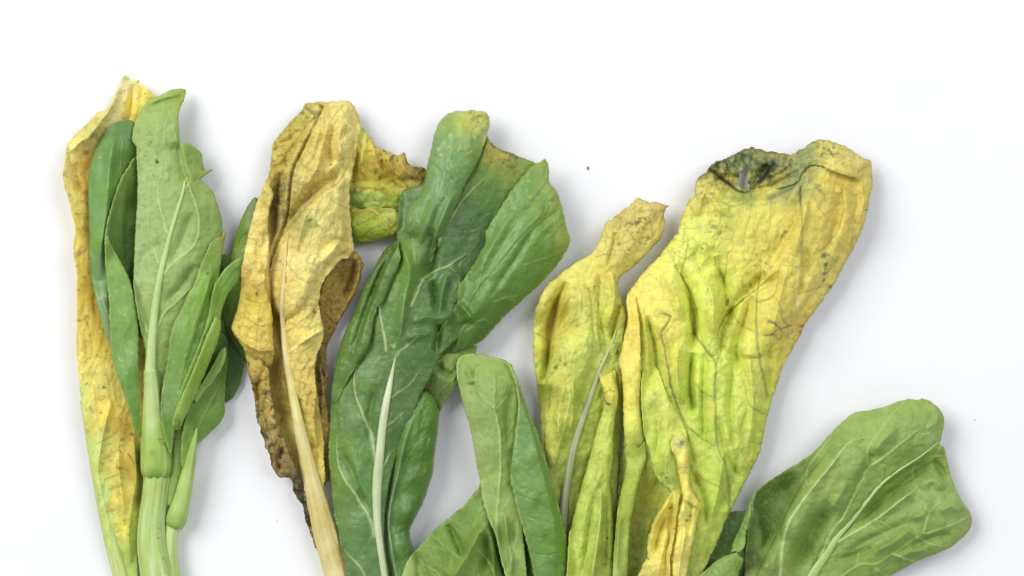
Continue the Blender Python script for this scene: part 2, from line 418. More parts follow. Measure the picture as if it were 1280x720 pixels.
# ------------------------------------------------------------------ table
def table():
    me = bpy.data.meshes.new('table_surface')
    me.from_pydata([(-3, -3, 0), (3, -3, 0), (3, 3, 0), (-3, 3, 0)], [], [(0, 1, 2, 3)])
    m = bpy.data.materials.new('white board'); m.use_nodes = True; nt = m.node_tree; N = nt.nodes; p = N['Principled BSDF']
    tc = N.new('ShaderNodeTexCoord'); n = N.new('ShaderNodeTexNoise'); n.inputs['Scale'].default_value = 14; n.inputs['Detail'].default_value = 6
    cr = N.new('ShaderNodeValToRGB'); cr.color_ramp.elements[0].position = 0.3; cr.color_ramp.elements[1].position = 0.7
    cr.color_ramp.elements[0].color = (0.875, 0.88, 0.892, 1); cr.color_ramp.elements[1].color = (0.895, 0.898, 0.908, 1)
    nt.links.new(tc.outputs['Object'], n.inputs['Vector']); nt.links.new(n.outputs['Fac'], cr.inputs[0])
    n2 = N.new('ShaderNodeTexNoise'); n2.inputs['Scale'].default_value = 42; n2.inputs['Detail'].default_value = 3
    c2 = N.new('ShaderNodeValToRGB'); c2.color_ramp.elements[0].position = 0.76; c2.color_ramp.elements[1].position = 0.84
    c2.color_ramp.elements[0].color = (1, 1, 1, 1); c2.color_ramp.elements[1].color = (0.95, 0.95, 0.96, 1)
    nt.links.new(tc.outputs['Object'], n2.inputs['Vector']); nt.links.new(n2.outputs['Fac'], c2.inputs[0])
    mm = N.new('ShaderNodeMix'); mm.data_type = 'RGBA'; mm.blend_type = 'MULTIPLY'; mm.inputs[0].default_value = 1
    nt.links.new(cr.outputs[0], mm.inputs[6]); nt.links.new(c2.outputs[0], mm.inputs[7]); nt.links.new(mm.outputs[2], p.inputs['Base Color'])
    p.inputs['Roughness'].default_value = 0.6; p.inputs['Specular IOR Level'].default_value = 0.25
    me.materials.append(m)
    o = bpy.data.objects.new('table_surface', me); COL.objects.link(o); o['kind'] = 'structure'
    return o
table()

# ================================================================== the vegetables (x, y in photograph pixels, heights in the same unit)
def vn(p, w=2.0, c=None, a=0.7, r=0.8, **k):
    d = dict(p=p, w=w, a=a, r=r); d.update(k)
    if c is not None: d['c'] = c
    return d
LG = (196, 212, 150)     # pale vein on green leaves

# ------------------------------------------------------------------ 2. narrow leaf tucked behind the tan one
back = thing('narrow_leaf', 'narrow olive green rolled leaf tucked behind the left edge of the tan leaf', 'leaf', 300, 380)
patch('blade', back, M_GREEN,
    [(318,247),(310,257),(302,272),(296,290),(290,310),(284,328),(279,345),(276,365),(280,400),(290,430),(305,450),(325,455),(335,430),(335,330),(332,270),(326,250)],
    H=[(318,250,32),(296,292,26),(312,290,42),(282,340,24),(300,340,42),(330,300,32),(300,420,24),(330,430,20)], C=[(315,260,(108,132,62)),(305,285,(114,142,58)),(297,310,(122,150,56)),(300,340,(118,148,54)),(288,335,(92,120,48)),(290,380,(84,112,42)),(320,420,(70,92,34))],
    roll=(16,14), veins=[vn([(290,345),(305,318),(318,305)],1.3,(86,112,40),.5,-.5),vn([(298,300),(312,290)],1.2,(86,112,40),.5,-.5)], wr=[(2,20,12,110,27)], net=(10,.8,(92,118,46),.3), seed=23, drape=False)

# ------------------------------------------------------------------ 1. whole plant at the left
plant = thing('leafy_plant', 'whole leafy green plant with thick ribbed stem and one yellowed outer leaf, leftmost of all', 'vegetable', 190, 640)

yl = patch('leaf', plant, M_YEL,
    [(153,96),(158,94),(163,98),(168,102),(174,100),(175,104),(182,109),(193,120),(202,140),(198,200),(190,300),(184,420),(180,520),
     (180,548),(183,572),(183,600),(179,630),(174,660),(172,690),(172,712),(174,740),(178,790),(152,790),(147,735),(139,695),(131,662),(124,630),(118,595),(113,570),(108,540),(103,510),(99,480),(97,450),(96,420),(96,380),
     (96,350),(94,330),(92,310),(94,290),(92,275),(87,255),(83,240),(79,225),(79,213),(81,198),(84,182),(92,170),(103,160),(113,150),(122,141),(131,138),(138,130),(146,114),(152,103)],
    H=[(157,98,14),(182,112,22),(195,130,12),(140,135,34),(115,160,38),(95,178,40),(86,215,42),(112,215,14),(96,265,40),(116,290,13),(105,320,36),(125,350,14),(104,400,36),(130,430,16),(106,470,34),
       (140,480,18),(115,540,32),(150,540,22),(172,560,12),(135,620,28),(160,620,20),(150,690,22),(160,760,18),(190,300,6),(195,200,8),(170,450,10),(160,150,24)],
    C=[(157,100,(192,180,128)),(150,115,(206,192,138)),(182,115,(232,212,96)),(168,135,(228,206,80)),(140,140,(208,194,132)),(125,150,(205,190,110)),(112,163,(190,182,96)),(95,185,(224,206,128)),(86,215,(226,206,124)),
       (105,205,(214,176,70)),(102,235,(204,166,52)),(90,240,(222,204,120)),(105,275,(222,198,96)),(108,310,(220,194,92)),(104,350,(222,196,80)),(112,360,(206,170,44)),(108,420,(222,198,88)),(125,430,(214,186,66)),(106,460,(222,204,104)),  # deep yellow-brown of the inner valley is its shade, painted in
       (104,500,(200,208,128)),(118,500,(224,200,86)),(135,520,(218,192,72)),(155,535,(190,160,50)),(115,560,(186,200,112)),(135,570,(214,202,96)),(160,580,(200,170,56)),(125,620,(180,200,112)),(150,620,(222,200,92)),(140,670,(184,202,110)),(156,660,(222,206,80)),(150,720,(180,198,98)),(178,575,(152,150,60)),(176,620,(150,152,58)),(170,660,(158,168,70)),(168,700,(160,176,80))],
    roll=((10, 10, [(84,182),(79,213),(87,255),(94,290),(94,330),(96,400),(99,480)]),),
    ridges=[([(112,168),(100,178),(88,190)],6,5),([(128,152),(112,170),(106,182)],7,5),([(103,240),(95,225),(92,205)],-5,5),([(150,110),(135,140),(120,158),(108,172)],4,4),([(140,500),(128,545),(122,590)],4,4),([(148,560),(150,600),(157,650)],4,5),
            ([(166,105),(163,130),(158,155)],-5,4),([(166,545),(169,575),(170,600),(165,630),(161,665),(163,705)],5,3),([(174,560),(176,600),(170,640)],-5,4)],
    veins=[vn([(150,720),(132,640),(123,590),(128,545),(138,500)],4,(190,204,126),.7,1.5),vn([(123,590),(122,540),(116,480)],3,(190,202,120),.6,1),vn([(130,600),(150,592)],1.2,(120,120,50),.5,-.3),vn([(136,612),(155,606)],1.2,(120,120,50),.4,-.3),
           vn([(120,555),(140,545),(150,535)],1.2,(150,130,60),.4,-.3),vn([(96,402),(106,400),(112,412)],1.2,(140,120,50),.5,-.3),vn([(94,322),(104,316),(109,310)],1.4,(150,120,50),.5,-.4),vn([(105,450),(120,446),(140,448)],1.0,(170,140,50),.4,-.3)],
    wr=[(2.6,40,16,100,5),(1.5,12,9,0,6,1)],
    mott=[(14,.16,.2,(178,146,60),.5,31),(9,.2,.2,(150,156,90),.8,33,112,163,16),(7,.2,.12,(128,92,34),.9,35,160,560,26),(8,.3,.12,(150,122,50),.6,36)],
    spots=[(130,484,2.5,(96,80,30),.8),(108,190,5,(150,100,30),.7),(148,585,3,(110,84,30),.7),(164,542,3,(90,66,24),.6),(173,102,2.6,(120,106,70),.7),(157,98,4,(150,150,110),.5)],
    rim=((196,176,96),2.0,.35), en=(1.0,.1), seed=11, drape=False)
tube('petiole', yl, M_STEM, [(102,500,2.0,33),(110,545,3.5,30),(119,590,5,26),(129,635,7,23),(140,680,8.5,19),(152,725,9.5,15),(160,780,10,13)],
     C=[(105,520,(190,204,128)),(125,620,(184,204,116)),(145,690,(186,206,116)),(155,740,(190,206,122))], flat=.75, rib=((9,.04,0),(5,.04,1)), seed=4, streak=(3,(214,222,160),.5))

# back leaf of the plant
patch('leaf', plant, M_GREEN,
    [(262,345),(270,322),(283,318),(292,330),(300,345),(306,380),(306,440),(300,480),(291,497),(280,503),(276,470),(268,430),(262,390)],
    H=[(270,330,30),(300,350,22),(280,420,14),(300,470,12),(285,500,10)], C=[(280,340,(84,112,52)),(290,420,(76,104,44)),(288,490,(80,110,48))], seed=12, drape=False, net=(11,1.2,(120,140,80),.4))

stem = tube('stem', plant, M_STEM, [(196,590,17,20),(196,600,16,20),(193,625,15.5,20),(190,650,16.5,20),(190,680,18,21),(196,715,20,21),(202,750,21,21),(206,800,21,21)],
     C=[(185,605,(176,198,112)),(205,605,(160,186,96)),(190,640,(176,200,116)),(190,700,(170,196,104)),(205,720,(170,196,106))],
     flat=.92, rib=((9,.035,.4),(13,.03,1)), nseg=60, seed=7, streak=(4.2,(212,222,170),.75), spots=[(198,672,1.6,(90,100,50),.7),(204,698,1.8,(80,90,40),.7),(200,660,1.2,(90,100,50),.6)])
tube('stem_branch', stem, M_STEM, [(216,650,9,18),(213.5,670,9,18),(212,690,10,18),(213.5,720,12,18),(217,750,13,18),(220,800,13,18)],
     C=[(218,660,(186,206,130)),(216,720,(172,198,108))], flat=.95, rib=((7,.03,0),), nseg=32, seed=8, streak=(3,(206,218,160),.5))

# tall green leaf at the left
patch('leaf', plant, M_WAXY,
    [(146,152),(156,150),(167,152),(170,170),(168,195),(164,215),(158,240),(154,280),(152,320),(152,360),(156,400),(158,430),(152,452),(142,452),(137,434),(130,412),(123,388),(117,362),(113,332),(112,300),(111,260),(110,226),(113,205),(120,186),(128,170),(137,158)],
    H=[(147,154,38),(166,156,34),(120,188,42),(140,190,54),(165,200,34),(112,230,40),(132,235,58),(155,230,40),(113,300,38),(125,300,54),(150,300,34),(118,360,36),(130,370,50),(150,380,30),(140,440,34)],
    C=[(150,160,(96,132,70)),(130,180,(106,146,82)),(145,190,(108,152,72)),(160,190,(92,128,54)),(122,220,(110,152,92)),(138,230,(116,162,74)),(118,270,(114,156,94)),(130,290,(116,160,76)),(116,330,(112,152,96)),(126,350,(110,150,90)),(124,380,(136,164,118)),(135,410,(142,168,124)),(142,445,(134,162,110))],  # bluish left greens paint a sheen, darker right ones the shaded side
    roll=(14,12), ridges=[([(143,165),(137,210),(133,260),(126,310),(124,350)],4,6)],
    veins=[vn([(128,375),(138,400),(143,425),(146,450)],2.5,(170,190,150),.6,1),vn([(135,402),(128,390),(118,360)],2,(160,184,140),.5,.8),vn([(151,220),(152,190),(156,165)],1.2,(124,160,84),.5,.5)],
    wr=[(1.5,40,18,95,15)], net=(10,.5,(130,166,100),.22), spots=[(125,197,1.6,(170,196,130),.8),(150,172,1.2,(140,176,100),.6)], rim=((130,166,96),1.5,.4), en=(.4,.1), seed=13, gap=4)

# folded leaf: inner face with shade painted into its green, then the near face
fl = patch('leaf', plant, M_GREEN,
    [(159,211),(152,222),(144,243),(137,266),(132,288),(131,306),(138,335),(148,365),(164,400),(178,425),(182,400),(180,300),(180,222),(176,196),(167,198)],
    H=[(158,214,52),(145,245,54),(134,285,54),(133,306,52),(160,250,34),(176,205,34),(178,280,26),(152,310,30),(175,380,26),(165,400,32)],
    C=[(160,215,(128,150,62)),(147,245,(116,148,70)),(160,250,(84,120,48)),(165,290,(74,108,42)),(142,290,(96,132,64)),(170,350,(64,96,36)),(172,210,(90,118,44))],
    veins=[vn([(156,360),(154,320),(150,275),(150,250)],1.6,(110,146,80),.5,.5)], wr=[(1.5,30,14,100,16)], net=(9,.7,(110,146,80),.3), rim=((176,200,116),1.8,.9), en=(.7,.16), seed=14, gap=2)
patch('folded_margin', fl, M_GREEN,
    [(131,300),(134,294),(138,304),(147,320),(156,336),(163,352),(168,370),(172,392),(173,420),(173,445),(174,480),(175,515),(175,548),(170,541),(163,520),(155,495),(148,475),(142,455),(138,430),(137,400),(136,370),(132,335)],
    H=[(132,300,50),(138,330,54),(155,350,58),(140,400,50),(160,400,62),(172,400,56),(145,450,48),(163,460,62),(173,470,54),(160,505,52),(172,540,44)],
    C=[(135,310,(132,166,84)),(150,345,(128,166,84)),(142,380,(124,160,88)),(160,390,(126,164,82)),(150,430,(122,158,90)),(165,450,(124,162,88)),(160,490,(112,152,76)),(170,525,(104,146,66))],
    roll=(9,9), veins=[vn([(160,510),(155,470),(150,430),(147,390)],1.4,(140,172,104),.5,.4),vn([(152,430),(158,410),(164,395)],1.1,(140,172,104),.4,.4)],
    wr=[(1.8,22,14,80,17)], net=(9,.6,(140,172,104),.25), rim=((182,204,128),1.5,.8), en=(.7,.18), seed=15, gap=4,
    spots=[(156,394,1.6,(170,196,130),.7),(150,450,1.8,(176,200,140),.7),(158,467,2,(176,200,140),.6),(142,345,1.5,(170,196,130),.6)])

# pale middle leaf, seen from its underside
pl = patch('leaf', plant, M_PALE,
    [(232,112),(222,111),(212,113),(203,118),(195,121),(187,125),(180,132),(175,141),(170,150),(167,160),(165,175),(170,184),(171,200),(172,225),(171,260),(169,290),(168,325),(167,350),(169,372),(173,395),(177,415),(181,435),(184,470),(186,500),
     (200,502),(206,480),(216,450),(228,430),(245,400),(262,360),(272,325),(278,300),(278,280),(273,258),(266,240),(258,231),(251,224),(256,219),(266,212),(256,211),(254,203),(252,192),(244,184),(233,178),(226,180),(224,165),(223,150),(226,134),(230,125)],
    H=[(230,114,26),(200,120,36),(175,145,40),(222,150,46),(195,160,54),(168,200,46),(195,220,60),(225,220,62),(250,200,38),(255,235,44),(170,290,48),(200,300,58),(240,290,58),(276,290,40),(168,350,48),(190,360,56),(225,360,56),(255,370,38),(180,420,48),(192,470,46),(215,430,42)],
    C=[(222,117,(150,174,82)),(205,122,(150,176,88)),(230,120,(150,170,70)),(180,150,(150,178,98)),(205,160,(154,182,110)),(175,190,(152,178,104)),(190,210,(158,184,118)),(215,200,(158,184,116)),(240,192,(120,156,66)),(250,205,(112,148,58)),(245,215,(150,178,92)),(258,214,(160,170,80)),(180,260,(158,182,120)),(215,260,(156,184,114)),
       (245,250,(146,174,100)),(265,265,(124,156,78)),(268,300,(130,160,84)),(180,310,(160,184,122)),(225,310,(156,182,114)),(175,350,(158,182,118)),(215,360,(146,174,100)),(250,340,(136,166,88)),(185,420,(150,176,96)),(205,430,(138,168,88)),(210,460,(128,160,80))],
    roll=((9,9),(10,8,[(222,150),(224,180),(224,205)])), steps=[([(225,176),(228,195),(233,215),(240,228)],-11,2,14)],
    ridges=[([(207,300),(180,320),(174,350)],-3,9),([(240,265),(228,300),(212,330)],-4,8),([(205,380),(225,360),(245,330)],-4,7),([(185,130),(205,122),(225,118)],3,3)],
    veins=[vn([(209,292),(203,270),(198,250),(197,235),(201,220),(204,200)],2.4,(186,204,146),.75,1.4),vn([(199,332),(192,312),(187,295),(185,265),(188,230)],1.8,(180,200,140),.6,1.0),
           vn([(205,342),(220,325),(236,314),(246,300),(249,275),(244,252),(236,232),(226,205)],2.6,(186,206,140),.75,1.4),vn([(192,470),(194,425),(203,395),(220,378),(241,358)],3.2,(182,202,134),.75,1.5),vn([(184,415),(179,400),(172,375)],2.4,(182,202,134),.7,1.2),
           vn([(216,272),(228,268),(236,262)],1.1,(128,160,90),.5,-.6),vn([(197,293),(194,288)],1.4,(104,140,70),.6,-.4),vn([(210,230),(206,190),(206,160),(212,135)],1.6,(168,192,128),.5,.7),vn([(227,205),(222,180),(214,150)],1.4,(172,194,130),.5,.7)],
    wr=[(2.2,30,22,95,18),(1.2,9,9,0,19)], net=(12,1.0,(172,194,136),.3),
    mott=[(12,.22,.15,(122,156,70),.5,41),(8,.26,.12,(128,160,80),.6,42,232,285,16)],
    spots=[(187,167,3.2,(120,130,80),.75),(187,167,1.6,(160,176,110),.8),(196,202,3.6,(60,70,34),.95),(196,192,2.6,(138,140,96),.8),(187,206,2.4,(150,148,104),.7),(183,190,2.4,(146,140,96),.7),(182,195,1.8,(130,120,80),.7),(189,178,1.4,(84,104,50),.8),(192,219,2,(130,136,90),.7),(185,222,2.2,(128,130,84),.7),(173,182,2,(150,150,96),.7),(231,113,2.2,(110,80,36),.9),(230,127,2,(120,86,40),.8),(255,211,2,(110,80,50),.7),(264,213,2.2,(140,110,50),.7),(207,118,2,(180,196,110),.5),(193,325,1.4,(110,140,70),.7)],
    rim=((164,188,110),1.6,.5), en=(.8,.14), seed=16, gap=5)
mr = tube('midrib', pl, M_STEM, [(231,226,1.2),(228,242,1.7),(221,265,2.2),(214,288,2.7),(208,311,3.2),(202,336,3.8),(197,362,4.4),(193,392,5),(190,425,5.8),(188,455,6.6),(187,480,7.5)],
     C=[(230,230,(184,204,140)),(208,310,(182,204,130)),(193,390,(184,204,132)),(187,470,(176,200,118))], on=pl, flat=.7, sink=.42, seed=6, streak=(3,(206,218,162),.5))
tube('petiole', pl, M_STEM, [(188,462,8,52),(190,490,10,46),(192,520,13.5,40),(194,545,17.5,35),(196,570,19.5,31),(196,586,19.5,28),(196,594,17.5,25),(196,598,14,24)],
     C=[(184,480,(180,202,120)),(186,520,(176,200,112)),(195,550,(160,190,90)),(205,560,(140,176,70)),(185,580,(166,194,96)),(200,588,(146,180,74)),(196,596,(120,156,56))], flat=.8, rib=((5,.03,1),(8,.025,0)), nseg=44, seed=9, streak=(3.4,(204,218,156),.45),
     spots=[(190,566,5,(140,160,60),.6),(200,550,3,(86,110,40),.8),(204,555,3,(96,120,44),.7),(188,569,2,(150,170,70),.7)])

# leaves on the right of the plant
patch('leaf', plant, M_GREEN,
    [(222,500),(236,470),(252,440),(268,415),(282,420),(286,445),(280,475),(266,500),(250,525),(238,550),(228,575),(221,560),(219,530)],
    H=[(225,510,22),(250,460,26),(280,430,24),(275,480,16),(240,540,18),(226,570,16)], C=[(230,510,(96,128,56)),(255,460,(88,120,50)),(276,440,(80,110,44)),(240,540,(110,140,64))], net=(9,.8,(120,150,80),.3), seed=71, gap=2)
patch('leaf', plant, M_GREEN,
    [(277,440),(283,436),(284,455),(282,480),(281,505),(281,516),(277,526),(268,536),(255,548),(244,560),(238,576),(231,588),(226,580),(227,552),(232,522),(242,498),(258,470)],
    H=[(280,440,34),(282,490,24),(262,480,42),(275,525,30),(250,520,46),(255,548,32),(236,560,44),(233,580,40)], C=[(275,460,(84,116,46)),(265,490,(104,140,66)),(272,510,(110,146,66)),(255,520,(118,156,76)),(245,545,(124,162,74)),(240,520,(100,140,54)),(236,570,(140,172,84))],
    roll=(8,8), veins=[vn([(238,570),(250,530),(265,500),(276,478)],2,(140,170,98),.6,1)], wr=[(1.6,20,14,120,21)], net=(9,.7,(140,170,98),.25), rim=((150,182,96),1.5,.6), seed=17, gap=3)
tube('petiole', plant, M_STEM, [(232,520,6,30),(227,550,8.5,28),(222,580,9,25),(217,605,8,22),(212,632,6,20)],
     C=[(230,530,(112,136,58)),(224,570,(126,150,70)),(214,620,(140,166,84))], flat=.85, nseg=28, seed=12, streak=(3,(150,172,96),.35))  # darker greens paint the shade this stalk lies in
tube('petiole', plant, M_STEM, [(246,535,1.2,46),(242,556,4.5,43),(237,580,7,38),(232.5,602,9,34),(227.5,625,10.5,30),(221.5,645,12.6,26),(219,655,12,24),(218,660,9,22)],
     C=[(238,575,(150,182,88)),(232,600,(176,200,112)),(224,630,(172,198,108)),(219,655,(150,182,84))], flat=.85, rib=((6,.02,0),), nseg=36, seed=10, streak=(3,(196,212,144),.35))
patch('leaf', plant, M_GREEN,
    [(282,434),(282,448),(276,462),(266,477),(255,490),(246,503),(241,498),(248,485),(258,470),(268,452),(276,437)],
    H=[(281,440,46),(265,470,50),(245,495,50)], C=[(278,445,(124,160,70)),(262,472,(110,146,64)),(248,494,(130,166,74))], roll=(6,5), net=(8,.5,(140,170,98),.25), rim=((168,194,110),1.4,.8), seed=18, gap=4)
patch('leaf', plant, M_GREEN,
    [(281,285),(277,295),(268,299),(262,306),(256,320),(249,336),(244,352),(235,368),(226,388),(217,405),(212,425),(209,450),(204,480),(201,510),(203,535),(208,555),(214,568),(216,555),(218,535),(224,510),(235,480),(248,450),(260,415),(268,380),(274,345),(278,315),(282,295)],
    H=[(280,290,50),(262,310,58),(275,330,54),(245,355,64),(262,370,66),(220,405,60),(240,420,72),(258,410,62),(209,450,56),(225,460,70),(203,505,54),(215,510,66),(213,560,46)],
    C=[(279,291,(140,120,50)),(265,310,(126,156,66)),(262,335,(112,148,54)),(250,350,(130,166,74)),(255,375,(122,162,62)),(235,390,(124,160,76)),(245,410,(116,158,62)),(220,420,(120,156,82)),(230,450,(114,152,74)),(212,470,(120,156,88)),(212,510,(124,158,96)),(218,525,(104,146,62)),(210,545,(104,148,60))],  # left greens painted paler and right ones deeper, as the light falls
    roll=(10,9), ridges=[([(268,330),(252,380),(235,430),(222,480)],4,7)], veins=[vn([(215,545),(220,500),(232,450),(248,400),(262,350)],2,(146,176,98),.45,.8)],
    wr=[(2,24,14,110,23)], net=(10,.7,(146,176,104),.25), rim=((176,200,120),1.5,.8), spots=[(260,342,2.4,(60,60,30),.8),(281,287,3,(150,110,44),.9)], en=(.7,.18), seed=19, gap=5)
fr = patch('leaf', plant, M_GREEN,
    [(303,322),(308,332),(303,344),(294,356),(285,368),(279,382),(276,396),(276,412),(270,432),(258,455),(246,476),(237,496),(230,520),(222,530),(216,533),(219,512),(226,488),(236,462),(247,436),(257,408),(263,382),(268,358),(278,340),(290,328)],
    H=[(304,325,56),(290,335,64),(300,345,54),(272,365,66),(285,365,60),(262,400,70),(275,405,60),(250,440,70),(235,475,66),(222,520,54)],
    C=[(300,328,(136,172,96)),(285,340,(124,162,76)),(278,360,(122,164,72)),(268,385,(130,168,72)),(262,410,(122,162,60)),(252,440,(116,158,52)),(235,480,(120,160,56)),(222,520,(136,172,70))],
    roll=(10,8), veins=[vn([(222,520),(240,465),(260,410),(275,360),(296,332)],1.6,(150,180,96),.4,.7)], wr=[(1.8,24,12,115,24)], net=(9,.6,(146,176,104),.22), rim=((176,202,120),1.4,.7), seed=20, gap=4)
patch('folded_margin', fr, M_GREEN,
    [(270,396),(274,400),(275,412),(272,428),(264,448),(255,470),(246,490),(238,508),(230,524),(224,537),(218,537),(215,530),(220,514),(228,494),(240,466),(252,436),(262,410)],
    H=[(271,400,72),(262,430,80),(272,425,70),(245,470,80),(225,520,66),(255,470,70)], C=[(268,410,(146,180,84)),(260,435,(140,176,70)),(248,460,(136,174,64)),(235,490,(146,180,84)),(224,525,(150,182,88))],
    roll=(10,7), wr=[(1.5,16,10,115,25)], net=(9,.5,(160,190,110),.22), rim=((190,210,134),1.3,.7), seed=21, gap=3, sink=[(220,536,10,12)])

# ------------------------------------------------------------------ 3. yellow green leaf behind the tan one
yg = thing('crumpled_leaf', 'crumpled yellow green leaf with browned tip, poking out right of the tan leaf', 'leaf', 470, 250)
patch('blade', yg, M_YEL,
    [(440,160),(452,160),(458,166),(464,173),(468,181),(478,187),(488,190),(497,195),(505,191),(509,199),(513,207),(522,209),(531,210),(534,216),(528,226),(524,245),(520,262),(512,278),(498,285),(470,275),(445,270),(425,265),(425,200)],
    H=[(452,163,34),(466,180,36),(490,193,34),(508,196,26),(530,212,16),(450,200,44),(475,205,40),(500,215,34),(520,230,28),(440,225,32),(480,232,24),(505,240,26),(440,248,38),(475,250,38),(500,258,30),(515,265,30),(440,268,20),(490,275,20)],
    C=[(455,168,(206,200,96)),(470,185,(196,176,70)),(490,195,(190,168,76)),(508,197,(184,156,76)),(528,212,(130,96,40)),(450,200,(204,184,70)),(470,205,(198,170,58)),(490,215,(190,158,56)),(510,222,(176,150,60)),(450,225,(204,184,60)),(480,228,(196,176,52)),(500,230,(176,166,54)),(445,245,(142,168,74)),(470,248,(146,172,72)),(495,250,(128,146,40)),(508,258,(116,134,36)),(515,265,(110,130,60))],
    steps=[([(436,236),(455,232),(475,236),(490,244),(505,238)],9,3,14)],
    ridges=[([(466,180),(470,200),(480,222)],6,4),([(458,178),(452,200),(455,225)],5,5),([(484,192),(490,210),(505,225)],6,4),([(500,200),(508,215),(520,222)],5,4),([(446,190),(442,215),(438,230)],-4,4),([(475,200),(478,215)],-5,3)],
    wr=[(4,16,12,40,29),(3,8,8,0,30,1)], net=(9,.8,(176,150,70),.3),
    mott=[(6,.12,.15,(50,60,36),.95,51,492,196,12),(6,.12,.15,(60,60,36),.9,52,480,190,8),(8,.2,.15,(140,104,40),.7,53),(7,.1,.15,(100,70,30),.8,54,528,212,14)], rim=((120,90,44),2.2,.6), en=(1.6,.16), seed=24, gap=3)
patch('curled_margin', yg, M_YEL,
    [(430,262),(440,259),(452,262),(466,258),(480,260),(494,262),(500,268),(502,280),(499,291),(488,297),(474,302),(458,305),(444,304),(432,300)],
    H=[(436,262,34),(440,280,48),(440,300,30),(470,266,38),(470,285,50),(470,301,30),(497,268,38),(495,285,42)],
    C=[(440,265,(150,150,40)),(455,270,(158,160,44)),(445,285,(148,160,36)),(470,285,(150,164,36)),(490,280,(140,150,30)),(490,266,(196,190,90)),(445,300,(140,156,34)),(480,298,(132,144,34))],
    roll=(10,8), veins=[vn([(440,262),(455,260),(468,264),(478,275),(486,287),(494,296)],3.2,(192,170,74),.85,4),vn([(440,285),(460,275),(475,268)],1.0,(110,124,30),.5,-.4),vn([(452,300),(464,286),(480,282)],1.0,(110,124,30),.5,-.4)],
    wr=[(3,14,10,20,31)], net=(8,.8,(120,130,36),.3), mott=[(9,.2,.2,(120,96,30),.5,55)], en=(.8,.16), seed=25, gap=3)

